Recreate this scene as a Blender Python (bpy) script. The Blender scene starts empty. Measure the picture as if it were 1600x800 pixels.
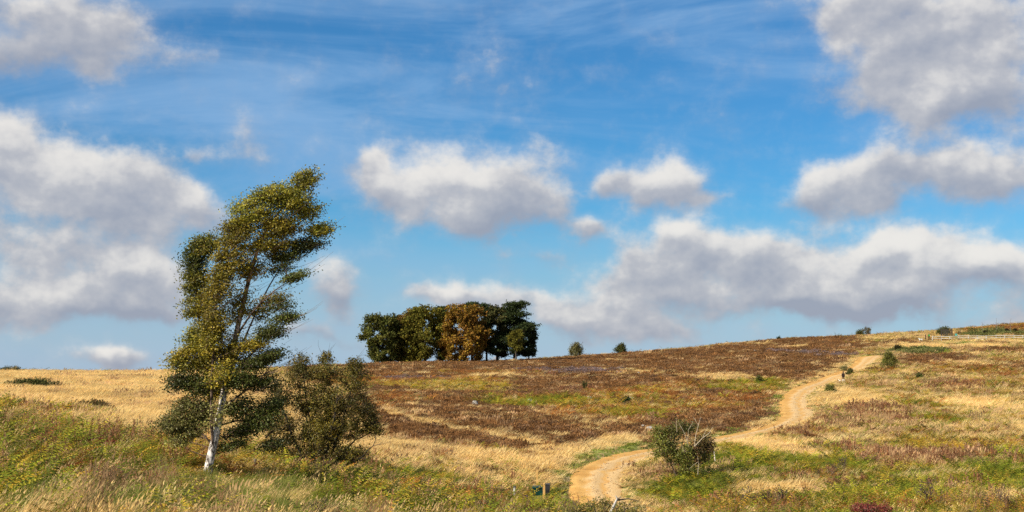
import bpy, math, random
import numpy as np
from mathutils import Vector

# ------------------------------------------------------------------ camera, light, sky
SC = bpy.context.scene
F, EYE = 2200.0, 545.0            # focal length and eye level, in pixels of the 1600x800 photograph
cam_data = bpy.data.cameras.new('camera')
cam = bpy.data.objects.new('camera', cam_data)
SC.collection.objects.link(cam)
cam.location = (0, 0, 0)
cam.rotation_euler = (math.radians(90), 0, 0)
cam_data.sensor_width = 36.0
cam_data.lens = 36.0 * F / 1600.0
cam_data.shift_y = (EYE - 400.0) / 1600.0
cam_data.clip_start = 0.2
cam_data.clip_end = 8000.0
SC.camera = cam

SUN_AZ, SUN_EL = math.radians(-124), math.radians(36)     # azimuth clockwise from +Y
sun_vec = Vector((math.sin(SUN_AZ) * math.cos(SUN_EL), math.cos(SUN_AZ) * math.cos(SUN_EL), math.sin(SUN_EL)))
sd = bpy.data.lights.new('sun', 'SUN')
sd.energy = 5.0
sd.angle = math.radians(0.55)
sd.color = (1.0, 0.92, 0.78)
sun = bpy.data.objects.new('sun', sd)
SC.collection.objects.link(sun)
sun.rotation_euler = sun_vec.to_track_quat('Z', 'Y').to_euler()
sun.location = (-60, -30, 60)

SC.view_settings.view_transform = 'Standard'
SC.view_settings.look = 'None'
SC.view_settings.exposure = 0.6
SC.view_settings.gamma = 1.0
SC.view_settings.use_curve_mapping = False
SC.render.engine = 'CYCLES'
SC.cycles.max_bounces = 5
SC.cycles.diffuse_bounces = 3
SC.cycles.glossy_bounces = 2
SC.cycles.transmission_bounces = 3
SC.cycles.transparent_max_bounces = 4
SC.cycles.use_denoising = False


def N(nt, kind, **kw):
    n = nt.nodes.new(kind)
    for k, v in kw.items():
        setattr(n, k, v)
    return n


def azel(px, py):
    a = (px - 800) / F
    return math.atan(a), math.atan((EYE - py) / F / math.sqrt(1 + a * a))


#CLOUDS-BEGIN
# clouds of the afternoon: centre and half-size on the sky (given in picture units, turned into azimuth and elevation), weight
BLOBS = [
    (50, 20, 130, 62, .85), (150, 50, 60, 42, .5), (250, 80, 75, 22, .3), (40, 85, 120, 24, .42),
    (10, 215, 55, 40, 1.0), (140, 268, 95, 40, 1.0), (235, 320, 80, 40, .9), (50, 310, 120, 52, .75), (318, 333, 36, 22, .6),
    (90, 392, 130, 34, .7), (235, 430, 72, 36, 1.05), (50, 462, 110, 34, .9), (220, 482, 85, 18, .7), (20, 500, 60, 20, .6),
    (185, 558, 56, 14, 1.25), (505, 450, 44, 40, 1.05), (510, 530, 66, 11, .6),
    (572, 246, 30, 30, .95), (600, 295, 34, 38, .6), (695, 285, 82, 46, 1.2), (800, 290, 62, 42, .85), (735, 345, 85, 26, .8), (862, 312, 30, 26, .5),
    (915, 355, 34, 21, 1.1), (850, 400, 42, 11, .66),
    (958, 280, 34, 18, .95), (1048, 286, 50, 34, 1.2), (1105, 310, 28, 15, .55),
    (1088, 375, 50, 32, 1.1), (1030, 430, 62, 36, 1.1), (1180, 410, 90, 36, 1.0), (1300, 430, 130, 46, 1.1), (1400, 397, 62, 28, .9),
    (1545, 410, 85, 34, 1.2), (1300, 472, 200, 18, .9), (972, 420, 26, 26, .55),
    (1290, 285, 42, 33, 1.1), (1400, 265, 75, 38, 1.0), (1545, 262, 90, 42, 1.1), (1350, 318, 80, 18, .55),
    (1395, 50, 80, 55, 1.1), (1530, 65, 100, 70, 1.2), (1475, 152, 95, 32, 1.0), (1310, 12, 40, 28, .8), (1345, 118, 40, 34, .5),
    (800, 468, 115, 22, .95), (915, 500, 80, 27, .95), (1035, 511, 72, 20, .9), (700, 464, 46, 13, .6),
    (762, 122, 46, 40, .42), (315, 243, 24, 13, .5), (395, 225, 34, 40, .36), (1570, 497, 56, 12, .6),
]
# where those clouds are thick or turned to the sun: centre, half-size, brighter or greyer
TONES = [
    (690, 265, 90, 34, .28), (1085, 362, 42, 18, .30), (1400, 390, 50, 18, .26), (1555, 398, 70, 22, .32), (1295, 280, 46, 30, .16),
    (205, 420, 60, 22, .22), (185, 552, 60, 14, .22), (1520, 105, 80, 40, .10), (130, 45, 70, 34, .10), (1050, 275, 50, 24, .14), (60, 462, 80, 12, .16),
    (1300, 487, 240, 14, -.26), (1180, 408, 90, 26, -.12), (1260, 435, 120, 14, .14), (820, 352, 62, 22, -.26), (1480, 385, 46, 18, -.16), (225, 490, 80, 12, -.2),
    (500, 475, 44, 26, -.2), (1400, 15, 90, 26, -.16), (1370, 262, 60, 24, -.14), (30, 98, 110, 18, -.2), (510, 530, 70, 14, -.2), (60, 360, 80, 20, -.14), (120, 300, 150, 40, .04), (1460, 90, 150, 90, -.05), (100, 40, 150, 60, -.14), (1330, 425, 200, 24, .10),
]


def cloud_group():
    g = bpy.data.node_groups.new('cloud_density', 'ShaderNodeTree')
    g.interface.new_socket('P', in_out='INPUT', socket_type='NodeSocketVector')
    for nm in ('D', 'Light'):
        g.interface.new_socket(nm, in_out='OUTPUT', socket_type='NodeSocketFloat')
    gi, go = N(g, 'NodeGroupInput'), N(g, 'NodeGroupOutput')
    L = g.links.new
    # gentle swirl of the outlines
    w1 = N(g, 'ShaderNodeTexNoise', noise_dimensions='2D'); w1.inputs['Scale'].default_value = 17; w1.inputs['Detail'].default_value = 4
    L(gi.outputs[0], w1.inputs['Vector'])
    s1 = N(g, 'ShaderNodeVectorMath', operation='SUBTRACT'); L(w1.outputs['Color'], s1.inputs[0]); s1.inputs[1].default_value = (.5, .5, .5)
    m1 = N(g, 'ShaderNodeVectorMath', operation='MULTIPLY_ADD'); L(s1.outputs[0], m1.inputs[0]); m1.inputs[1].default_value = (.05, .034, 0)
    L(gi.outputs[0], m1.inputs[2])
    prev = grad = None
    LD = (-.006, .016)
    for (px, py, rx, ry, w) in BLOBS:
        c = azel(px, py)
        ir = (F / rx, F / ry)
        a = N(g, 'ShaderNodeVectorMath', operation='MULTIPLY_ADD'); L(m1.outputs[0], a.inputs[0])
        a.inputs[1].default_value = (ir[0], ir[1], 0); a.inputs[2].default_value = (-c[0] * ir[0], -c[1] * ir[1], 0)
        d = N(g, 'ShaderNodeVectorMath', operation='DOT_PRODUCT'); L(a.outputs[0], d.inputs[0]); L(a.outputs[0], d.inputs[1])
        p = N(g, 'ShaderNodeMath', operation='POWER'); p.inputs[0].default_value = .46; L(d.outputs['Value'], p.inputs[1])
        s = N(g, 'ShaderNodeMath', operation='MULTIPLY_ADD'); L(p.outputs[0], s.inputs[0]); s.inputs[1].default_value = w
        if prev is not None:
            L(prev.outputs[0], s.inputs[2])
        else:
            s.inputs[2].default_value = 0
        # slope of this cloud towards the light
        t = N(g, 'ShaderNodeVectorMath', operation='DOT_PRODUCT'); L(a.outputs[0], t.inputs[0])
        t.inputs[1].default_value = (LD[0] * min(ir[0], 60) * w * .85, LD[1] * min(ir[1], 60) * w * .85, 0)
        u = N(g, 'ShaderNodeMath', operation='MULTIPLY_ADD'); L(t.outputs['Value'], u.inputs[0]); L(p.outputs[0], u.inputs[1])
        if grad is not None:
            L(grad.outputs[0], u.inputs[2])
        else:
            u.inputs[2].default_value = 0
        prev, grad = s, u
    for (px, py, rx, ry, w) in TONES:
        c = azel(px, py); ir = (F / rx, F / ry)
        a = N(g, 'ShaderNodeVectorMath', operation='MULTIPLY_ADD'); L(m1.outputs[0], a.inputs[0])
        a.inputs[1].default_value = (ir[0], ir[1], 0); a.inputs[2].default_value = (-c[0] * ir[0], -c[1] * ir[1], 0)
        d = N(g, 'ShaderNodeVectorMath', operation='DOT_PRODUCT'); L(a.outputs[0], d.inputs[0]); L(a.outputs[0], d.inputs[1])
        p = N(g, 'ShaderNodeMath', operation='POWER'); p.inputs[0].default_value = .46; L(d.outputs['Value'], p.inputs[1])
        u = N(g, 'ShaderNodeMath', operation='MULTIPLY_ADD'); L(p.outputs[0], u.inputs[0]); u.inputs[1].default_value = w * 1.3; L(grad.outputs[0], u.inputs[2])
        grad = u
    cap = N(g, 'ShaderNodeMath', operation='MINIMUM'); L(prev.outputs[0], cap.inputs[0]); cap.inputs[1].default_value = 1.15
    # the same kind of cloud goes on over the rest of the sky
    sep = N(g, 'ShaderNodeSeparateXYZ'); L(gi.outputs[0], sep.inputs[0])
    ab = N(g, 'ShaderNodeMath', operation='ABSOLUTE'); L(sep.outputs[0], ab.inputs[0])
    ma = N(g, 'ShaderNodeMapRange', interpolation_type='SMOOTHSTEP'); L(ab.outputs[0], ma.inputs[0]); ma.inputs[1].default_value = .37; ma.inputs[2].default_value = .52
    me = N(g, 'ShaderNodeMapRange', interpolation_type='SMOOTHSTEP'); L(sep.outputs[1], me.inputs[0]); me.inputs[1].default_value = .26; me.inputs[2].default_value = .36
    mx = N(g, 'ShaderNodeMath', operation='MAXIMUM'); L(ma.outputs[0], mx.inputs[0]); L(me.outputs[0], mx.inputs[1])
    st = N(g, 'ShaderNodeVectorMath', operation='MULTIPLY'); L(gi.outputs[0], st.inputs[0]); st.inputs[1].default_value = (1, 1.7, 1)
    gn = N(g, 'ShaderNodeTexNoise', noise_dimensions='2D'); gn.inputs['Scale'].default_value = 5.5; gn.inputs['Detail'].default_value = 2
    L(st.outputs[0], gn.inputs['Vector'])
    gr = N(g, 'ShaderNodeMapRange'); L(gn.outputs['Fac'], gr.inputs[0]); gr.inputs[1].default_value = .42; gr.inputs[2].default_value = .66; gr.inputs[4].default_value = 1.2
    mixb = N(g, 'ShaderNodeMix', data_type='FLOAT'); L(mx.outputs[0], mixb.inputs['Factor']); L(cap.outputs[0], mixb.inputs[2]); L(gr.outputs[0], mixb.inputs[3])
    # billows and wisps, sampled here and a little nearer the sun
    ns = []
    for o in ((0, 0), (-.005, .009)):
        st2 = N(g, 'ShaderNodeVectorMath', operation='MULTIPLY_ADD'); L(gi.outputs[0], st2.inputs[0]); st2.inputs[1].default_value = (1, 1.3, 1); st2.inputs[2].default_value = (o[0], o[1] * 1.3, 0)
        n2 = N(g, 'ShaderNodeTexNoise', noise_dimensions='2D'); n2.inputs['Scale'].default_value = 30; n2.inputs['Detail'].default_value = 9 if not ns else 3; n2.inputs['Roughness'].default_value = .6
        L(st2.outputs[0], n2.inputs['Vector']); ns.append(n2)
    f1 = N(g, 'ShaderNodeMath', operation='MULTIPLY_ADD'); L(ns[0].outputs['Fac'], f1.inputs[0]); f1.inputs[1].default_value = 1.32; f1.inputs[2].default_value = -.66
    out = N(g, 'ShaderNodeMath', operation='ADD'); L(mixb.outputs[0], out.inputs[0]); L(f1.outputs[0], out.inputs[1])
    L(out.outputs[0], go.inputs[0])
    nd = N(g, 'ShaderNodeMath', operation='SUBTRACT'); L(ns[0].outputs['Fac'], nd.inputs[0]); L(ns[1].outputs['Fac'], nd.inputs[1])
    gl = N(g, 'ShaderNodeMath', operation='MULTIPLY_ADD'); L(nd.outputs[0], gl.inputs[0]); gl.inputs[1].default_value = CL_RELIEF; L(grad.outputs[0], gl.inputs[2])
    L(gl.outputs[0], go.inputs[1])
    return g


CL_RELIEF = 1.05


def build_world():
    w = bpy.data.worlds.new('World'); SC.world = w; w.use_nodes = True
    w.cycles.sampling_method = 'MANUAL'; w.cycles.sample_map_resolution = 256
    nt = w.node_tree; nt.nodes.clear(); L = nt.links.new
    out = N(nt, 'ShaderNodeOutputWorld')
    tc = N(nt, 'ShaderNodeTexCoord')
    sky = N(nt, 'ShaderNodeTexSky', sky_type='NISHITA'); sky.sun_disc = False
    sky.sun_elevation = SUN_EL; sky.sun_rotation = SUN_AZ % (2 * math.pi)
    sky.altitude = 200; sky.air_density = 1.0; sky.dust_density = 0.0; sky.ozone_density = 8.0
    tint = N(nt, 'ShaderNodeMix', data_type='RGBA', blend_type='MULTIPLY'); tint.inputs['Factor'].default_value = 1
    L(sky.outputs[0], tint.inputs[6]); tint.inputs[7].default_value = (.52, 1.05, 1.22, 1)
    bsky = N(nt, 'ShaderNodeBackground'); bsky.inputs['Strength'].default_value = 0.056
    L(tint.outputs[2], bsky.inputs['Color'])
    # direction -> azimuth, elevation
    sp = N(nt, 'ShaderNodeSeparateXYZ'); L(tc.outputs['Generated'], sp.inputs[0])
    az = N(nt, 'ShaderNodeMath', operation='ARCTAN2'); L(sp.outputs[0], az.inputs[0]); L(sp.outputs[1], az.inputs[1])
    el = N(nt, 'ShaderNodeMath', operation='ARCSINE'); L(sp.outputs[2], el.inputs[0])
    P = N(nt, 'ShaderNodeCombineXYZ'); L(az.outputs[0], P.inputs[0]); L(el.outputs[0], P.inputs[1])
    d0 = N(nt, 'ShaderNodeGroup'); d0.node_tree = cloud_group(); L(P.outputs[0], d0.inputs[0])
    al = N(nt, 'ShaderNodeMapRange', interpolation_type='SMOOTHSTEP'); L(d0.outputs[0], al.inputs[0])
    al.inputs[1].default_value = .06; al.inputs[2].default_value = .98; al.inputs[4].default_value = .95
    # soft inner relief
    rn = N(nt, 'ShaderNodeTexNoise', noise_dimensions='2D'); rn.inputs['Scale'].default_value = 15; rn.inputs['Detail'].default_value = 3
    st = N(nt, 'ShaderNodeVectorMath', operation='MULTIPLY_ADD'); L(P.outputs[0], st.inputs[0]); st.inputs[1].default_value = (1, 1.9, 1); st.inputs[2].default_value = (3.1, 7.7, 2)
    L(st.outputs[0], rn.inputs['Vector'])
    rl = N(nt, 'ShaderNodeMath', operation='MULTIPLY_ADD'); L(rn.outputs['Fac'], rl.inputs[0]); rl.inputs[1].default_value = .9; rl.inputs[2].default_value = .10
    l0 = N(nt, 'ShaderNodeMath', operation='ADD'); L(d0.outputs[1], l0.inputs[0]); L(rl.outputs[0], l0.inputs[1])
    lt = N(nt, 'ShaderNodeMapRange', interpolation_type='SMOOTHERSTEP'); L(l0.outputs[0], lt.inputs[0]); lt.inputs[1].default_value = -.55; lt.inputs[2].default_value = 1.62
    cr = N(nt, 'ShaderNodeValToRGB'); L(lt.outputs[0], cr.inputs[0])
    e = cr.color_ramp.elements
    e[0].position = .05; e[0].color = (.335, .37, .455, 1)
    e[1].position = 1.0; e[1].color = (.86, .83, .785, 1)
    m = e.new(.52); m.color = (.51, .52, .56, 1)
    bcl = N(nt, 'ShaderNodeBackground'); L(cr.outputs[0], bcl.inputs['Color']); bcl.inputs['Strength'].default_value = .66
    # high thin streaks
    tilt = N(nt, 'ShaderNodeMapping'); L(P.outputs[0], tilt.inputs['Vector']); tilt.inputs['Rotation'].default_value = (0, 0, math.radians(-5)); tilt.inputs['Scale'].default_value = (3.2, 17, 1)
    cw = N(nt, 'ShaderNodeTexNoise', noise_dimensions='2D'); cw.inputs['Scale'].default_value = 1.0; cw.inputs['Detail'].default_value = 6; cw.inputs['Roughness'].default_value = .6; cw.inputs['Distortion'].default_value = .5
    L(tilt.outputs[0], cw.inputs['Vector'])
    ca = N(nt, 'ShaderNodeMapRange', interpolation_type='SMOOTHSTEP'); L(cw.outputs['Fac'], ca.inputs[0]); ca.inputs[1].default_value = .33; ca.inputs[2].default_value = .74; ca.inputs[4].default_value = .7
    hi = N(nt, 'ShaderNodeMapRange', interpolation_type='SMOOTHSTEP'); L(el.outputs[0], hi.inputs[0]); hi.inputs[1].default_value = .03; hi.inputs[2].default_value = .17; hi.inputs[3].default_value = .35
    cm = N(nt, 'ShaderNodeMath', operation='MULTIPLY'); L(ca.outputs[0], cm.inputs[0]); L(hi.outputs[0], cm.inputs[1])
    bci = N(nt, 'ShaderNodeBackground'); bci.inputs['Color'].default_value = (.29, .49, .77, 1); bci.inputs['Strength'].default_value = .64
    mx1 = N(nt, 'ShaderNodeMixShader'); L(cm.outputs[0], mx1.inputs[0]); L(bsky.outputs[0], mx1.inputs[1]); L(bci.outputs[0], mx1.inputs[2])
    # pale air low over the horizon, and the thin veil that hangs about each cloud
    hz = N(nt, 'ShaderNodeMapRange', interpolation_type='SMOOTHSTEP'); L(el.outputs[0], hz.inputs[0]); hz.inputs[1].default_value = .11; hz.inputs[2].default_value = -.02; hz.inputs[3].default_value = 0; hz.inputs[4].default_value = .8
    bhz = N(nt, 'ShaderNodeBackground'); bhz.inputs['Color'].default_value = (.275, .345, .455, 1)
    mxh = N(nt, 'ShaderNodeMixShader'); L(hz.outputs[0], mxh.inputs[0]); L(mx1.outputs[0], mxh.inputs[1]); L(bhz.outputs[0], mxh.inputs[2])
    ve = N(nt, 'ShaderNodeMapRange', interpolation_type='SMOOTHSTEP'); L(d0.outputs[0], ve.inputs[0]); ve.inputs[1].default_value = -.12; ve.inputs[2].default_value = .6; ve.inputs[4].default_value = .22
    am = N(nt, 'ShaderNodeMath', operation='MAXIMUM'); L(al.outputs[0], am.inputs[0]); L(ve.outputs[0], am.inputs[1])
    mx2 = N(nt, 'ShaderNodeMixShader'); L(am.outputs[0], mx2.inputs[0]); L(mxh.outputs[0], mx2.inputs[1]); L(bcl.outputs[0], mx2.inputs[2])
    L(mx2.outputs[0], out.inputs['Surface'])


build_world()
#CLOUDS-END

# ------------------------------------------------------------------ helpers
RNG = np.random.default_rng(11)
random.seed(5)
COL = SC.collection


def tag(o, label=None, cat=None, group=None, kind=None):
    if label: o['label'] = label
    if cat: o['category'] = cat
    if group: o['group'] = group
    if kind: o['kind'] = kind
    return o


def empty(name, loc, rz=0.0, label=None, cat=None, group=None):
    o = bpy.data.objects.new(name, None)
    COL.objects.link(o)
    o.empty_display_size = .3
    o.location = loc; o.rotation_euler = (0, 0, rz)
    return tag(o, label, cat, group)


class MB:
    """collects boxes, tubes, lathes and leaf quads into one mesh"""
    def __init__(s):
        s.v, s.f, s.c, s.n = [], [], [], 0

    def add(s, v, f, col=None):
        v = np.asarray(v, dtype=float)
        s.v.append(v)
        for q in f: s.f.append([i + s.n for i in q])
        s.c.append(np.tile(np.array(col if col is not None else (1, 1, 1), float), (len(v), 1)) if np.ndim(col) < 2 else np.asarray(col, float))
        s.n += len(v)

    def box(s, c, d, rz=0.0, taper=1.0):
        x, y, z = d[0] / 2, d[1] / 2, d[2] / 2
        p = np.array([(-x, -y, -z), (x, -y, -z), (x, y, -z), (-x, y, -z), (-x * taper, -y * taper, z), (x * taper, -y * taper, z), (x * taper, y * taper, z), (-x * taper, y * taper, z)])
        ca, sa = math.cos(rz), math.sin(rz)
        q = p.copy(); q[:, 0] = p[:, 0] * ca - p[:, 1] * sa; q[:, 1] = p[:, 0] * sa + p[:, 1] * ca
        s.add(q + np.array(c), [(3, 2, 1, 0), (4, 5, 6, 7), (0, 1, 5, 4), (1, 2, 6, 5), (2, 3, 7, 6), (3, 0, 4, 7)])

    def tube(s, pts, rad, sides=5, col=None, cap=True):
        pts = np.asarray(pts, float); n = len(pts)
        t = np.gradient(pts, axis=0); t /= np.linalg.norm(t, axis=1)[:, None] + 1e-9
        up = np.array([0.31, 0.87, 0.2])
        a = np.cross(t, up); a /= np.linalg.norm(a, axis=1)[:, None] + 1e-9
        b = np.cross(t, a)
        ang = np.arange(sides) * 2 * math.pi / sides
        rad = np.broadcast_to(np.asarray(rad, float), (n,))
        ring = pts[:, None, :] + rad[:, None, None] * (np.cos(ang)[None, :, None] * a[:, None, :] + np.sin(ang)[None, :, None] * b[:, None, :])
        v = ring.reshape(-1, 3)
        f = []
        for i in range(n - 1):
            for k in range(sides):
                k2 = (k + 1) % sides
                f.append((i * sides + k, i * sides + k2, (i + 1) * sides + k2, (i + 1) * sides + k))
        if cap:
            f.append(tuple(range(sides))[::-1]); f.append(tuple((n - 1) * sides + k for k in range(sides)))
        s.add(v, f, col)

    def build(s, name, mat, parent=None, smooth=False, link=True):
        return mesh_obj(name, np.concatenate(s.v), s.f, mat, parent, np.concatenate(s.c), smooth, link)


def mesh_obj(name, v, f, mat, parent=None, col=None, smooth=False, link=True):
    me = bpy.data.meshes.new(name)
    v = np.asarray(v, dtype=np.float32)
    if isinstance(f, np.ndarray):
        k = f.shape[1]
        me.vertices.add(len(v)); me.vertices.foreach_set('co', v.ravel())
        me.loops.add(f.size); me.loops.foreach_set('vertex_index', f.astype(np.int32).ravel())
        me.polygons.add(len(f)); me.polygons.foreach_set('loop_start', np.arange(0, f.size, k, dtype=np.int32))
        me.update(calc_edges=True)
    else:
        me.from_pydata(v.tolist(), [], f)
    if col is not None:
        at = me.attributes.new('col', 'FLOAT_COLOR', 'POINT')
        c4 = np.ones((len(v), 4), np.float32); c4[:, :3] = col
        at.data.foreach_set('color', c4.ravel())
    if smooth:
        me.polygons.foreach_set('use_smooth', np.ones(len(me.polygons), dtype=bool))
    me.materials.append(mat)
    me.update()
    o = bpy.data.objects.new(name, me)
    if link: COL.objects.link(o)
    if parent is not None: o.parent = parent
    return o


def leaves(cen, size, up=.3, stream=(0, 0, 0), aspect=.62):
    """one diamond of four corners for each centre -> verts, faces"""
    n = len(cen)
    size = np.broadcast_to(np.asarray(size, float), (n,))
    d = RNG.normal(size=(n, 3)) + np.array(stream); d /= np.linalg.norm(d, axis=1)[:, None]
    nn = RNG.normal(size=(n, 3)) + np.array([0, 0, up * 3])
    s = np.cross(d, nn); s /= np.linalg.norm(s, axis=1)[:, None] + 1e-9
    d *= size[:, None]; s *= (size * aspect)[:, None]
    v = np.stack([cen - d * .5, cen + s * .5 - d * .05, cen + d * .5, cen - s * .5 - d * .05], axis=1).reshape(-1, 3)
    return v, np.arange(4 * n).reshape(n, 4)


def pick(pal, n, jit=.12):
    pal = np.asarray(pal, float)
    c = pal[RNG.integers(0, len(pal), n)]
    return np.clip(c * (1 + RNG.normal(size=(n, 1)) * jit), .004, .9)


# ------------------------------------------------------------------ materials
MATS = {}


def mat_attr(name, attr='col', inst=False, rough=.75, trans=.0, noise=.25, nscale=8., spec=.25, mul=(1, 1, 1), bump=0.):
    m = bpy.data.materials.new(name); m.use_nodes = True
    nt = m.node_tree; L = nt.links.new; bs = nt.nodes['Principled BSDF']; out = nt.nodes['Material Output']
    a = N(nt, 'ShaderNodeAttribute', attribute_name=attr)
    if inst: a.attribute_type = 'INSTANCER'
    tc = N(nt, 'ShaderNodeTexCoord')
    nz = N(nt, 'ShaderNodeTexNoise'); nz.inputs['Scale'].default_value = nscale; nz.inputs['Detail'].default_value = 3
    L(tc.outputs['Object'], nz.inputs['Vector'])
    mr = N(nt, 'ShaderNodeMapRange'); L(nz.outputs['Fac'], mr.inputs[0]); mr.inputs[1].default_value = .3; mr.inputs[2].default_value = .7
    mr.inputs[3].default_value = 1 - noise; mr.inputs[4].default_value = 1 + noise
    vm = N(nt, 'ShaderNodeVectorMath', operation='SCALE'); L(a.outputs['Color'], vm.inputs[0]); L(mr.outputs[0], vm.inputs['Scale'])
    last = vm
    if inst:                      # each blade and leaf keeps a shade of its own
        b = N(nt, 'ShaderNodeAttribute', attribute_name='col')
        mm = N(nt, 'ShaderNodeVectorMath', operation='MULTIPLY'); L(vm.outputs[0], mm.inputs[0]); L(b.outputs['Color'], mm.inputs[1]); last = mm
    L(last.outputs[0], bs.inputs['Base Color'])
    bs.inputs['Roughness'].default_value = rough; bs.inputs['Specular IOR Level'].default_value = spec
    if bump:
        bp = N(nt, 'ShaderNodeBump'); bp.inputs['Strength'].default_value = bump; bp.inputs['Distance'].default_value = .1
        L(nz.outputs['Fac'], bp.inputs['Height']); L(bp.outputs[0], bs.inputs['Normal'])
    if trans:
        tr = N(nt, 'ShaderNodeBsdfTranslucent'); L(last.outputs[0], tr.inputs['Color'])
        mx = N(nt, 'ShaderNodeMixShader'); mx.inputs[0].default_value = trans
        L(bs.outputs[0], mx.inputs[1]); L(tr.outputs[0], mx.inputs[2]); L(mx.outputs[0], out.inputs['Surface'])
    MATS[name] = m
    return m


def mat_plain(name, c, c2=None, rough=.7, scale=6., stretch=(1, 1, 1), spec=.3, bump=.0):
    m = bpy.data.materials.new(name); m.use_nodes = True
    nt = m.node_tree; L = nt.links.new; bs = nt.nodes['Principled BSDF']
    tc = N(nt, 'ShaderNodeTexCoord'); mp = N(nt, 'ShaderNodeMapping'); mp.inputs['Scale'].default_value = stretch
    L(tc.outputs['Object'], mp.inputs['Vector'])
    nz = N(nt, 'ShaderNodeTexNoise'); nz.inputs['Scale'].default_value = scale; nz.inputs['Detail'].default_value = 5
    L(mp.outputs[0], nz.inputs['Vector'])
    r = N(nt, 'ShaderNodeValToRGB'); L(nz.outputs['Fac'], r.inputs[0])
    r.color_ramp.elements[0].position = .36; r.color_ramp.elements[1].position = .66
    r.color_ramp.elements[0].color = (*c, 1); r.color_ramp.elements[1].color = (*(c2 or [x * 1.25 for x in c]), 1)
    L(r.outputs[0], bs.inputs['Base Color'])
    bs.inputs['Roughness'].default_value = rough; bs.inputs['Specular IOR Level'].default_value = spec
    if bump:
        bp = N(nt, 'ShaderNodeBump'); bp.inputs['Strength'].default_value = bump; bp.inputs['Distance'].default_value = .05
        L(nz.outputs['Fac'], bp.inputs['Height']); L(bp.outputs[0], bs.inputs['Normal'])
    MATS[name] = m
    return m


mat_attr('leaf', trans=.27, noise=.15, rough=.55, spec=.35)
mat_attr('leaf_far', trans=.2, noise=.1, rough=.8, spec=.1)
mat_attr('veg', attr='tint', inst=True, trans=.42, noise=.1, rough=.75, spec=.15)
mat_attr('wood', noise=.25, rough=.9, nscale=14, bump=.4, spec=.1)
mat_attr('moor', noise=.3, rough=.95, nscale=1.3, bump=.5, spec=.05)
mat_plain('rock', (.22, .20, .17), (.42, .39, .34), .9, 4., bump=.6)
mat_plain('dark_rock', (.03, .03, .035), (.08, .08, .09), .8, 5., bump=.5)
mat_plain('pine_post', (.50, .28, .08), (.66, .42, .15), .75, 5., (3, 3, .6))
mat_plain('black_plastic', (.016, .016, .017), (.026, .026, .028), .75, 3.)
mat_plain('green_plastic', (.004, .035, .028), (.006, .05, .04), .45, 3.)
mat_plain('white_paint', (.42, .40, .34), (.58, .56, .50), .7, 7.)
mat_plain('dark_board', (.025, .021, .018), (.05, .042, .035), .85, 6., (4, 4, .5))
mat_plain('teal_paint', (.05, .30, .27), (.07, .38, .33), .5, 4.)
mat_plain('blue_plastic', (.12, .13, .28), (.2, .22, .4), .5, 4.)
mat_plain('old_post', (.10, .075, .05), (.2, .16, .11), .9, 8., (3, 3, .5))
mat_plain('lid_grey', (.04, .04, .045), (.07, .07, .08), .6, 4.)

# ------------------------------------------------------------------ the lie of the land
# survey points: picture position and distance in metres -> x, y, z with the eye at the origin
SURVEY = [
    (0, 800, 26), (150, 800, 30), (330, 800, 35), (500, 800, 40), (0, 700, 42), (150, 720, 44), (330, 742, 46), (500, 754, 47), (600, 790, 47),
    (0, 660, 58), (150, 690, 60), (0, 640, 85), (200, 660, 85), (450, 690, 78), (0, 600, 150), (200, 610, 160), (450, 620, 150),
    (0, 582, 260), (130, 583, 265), (250, 582, 275), (450, 577, 330), (600, 700, 90), (600, 640, 140), (600, 600, 210), (600, 570, 368),
    (700, 790, 62), (700, 740, 82), (700, 700, 106), (700, 640, 150), (700, 600, 220), (700, 575, 300), (720, 568, 376), (820, 565, 378),
    (850, 785, 78), (950, 800, 75), (930, 715, 98), (1000, 702, 106), (1000, 650, 150), (1000, 600, 230), (1000, 570, 320), (899, 559, 400), (970, 554, 408),
    (1100, 800, 68), (1100, 750, 84), (1120, 686, 118), (1240, 650, 152), (1235, 620, 182), (1317, 597, 222), (1350, 562, 272), (1380, 556, 285), (1250, 560, 300),
    (1100, 545, 405), (1200, 533, 412), (1350, 526, 430), (1450, 532, 372), (1560, 530, 372), (1475, 520, 412), (1540, 513, 432), (1600, 507, 450),
    (1500, 600, 195), (1600, 600, 195), (1600, 560, 275), (1500, 562, 272), (1450, 545, 320), (1600, 545, 320),
    (1600, 800, 58), (1300, 800, 62), (1600, 750, 78), (1300, 700, 110), (1600, 700, 106), (1500, 650, 145), (1300, 655, 145), (1600, 650, 142),
]
pts = [((px - 800) / F * Y, Y, (EYE - py) / F * Y) for px, py, Y in SURVEY]
for px, py, Y in [(0, 582, 260), (250, 582, 275), (450, 577, 330), (600, 570, 368), (720, 568, 376), (899, 559, 400), (1100, 545, 405), (1350, 526, 430), (1540, 513, 432), (1600, 507, 450)]:
    z = (EYE - py) / F * Y                                  # beyond the brow the land falls away
    pts.append(((px - 800) / F * Y * 1.3, Y * 1.3, z - Y * .012 - (1.2 if z < 0 else 0)))
pts += [(0, 0, -1.75), (-12, 0, -1.7), (12, 0, -1.9), (-8, 12, -2.45), (0, 16, -3.1), (9, 16, -3.4), (0, 30, -4.7), (12, 30, -5.2), (4, 46, -6.5), (16, 46, -6.7),
        (0, -40, -1.2), (-70, 0, -2.0), (70, 0, -3.0), (-70, -60, -1), (70, -60, -1.5), (-150, 150, -3.6), (-60, 60, -2.8), (-190, 260, -2.3), (140, 140, -6.6), (70, 60, -6.3), (200, 290, .5), (280, 450, 10.5), (-250, 400, -4.5)]
for px, z in ((-300, -18), (-100, -18), (100, -18), (300, -18), (500, -18), (700, -17), (900, -14), (1100, -8), (1300, -2), (1500, 3), (1700, 6)):
    pts.append(((px - 800) / F * 570, 570, z))
pts = np.array(pts)
SCL = 100.0


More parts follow.
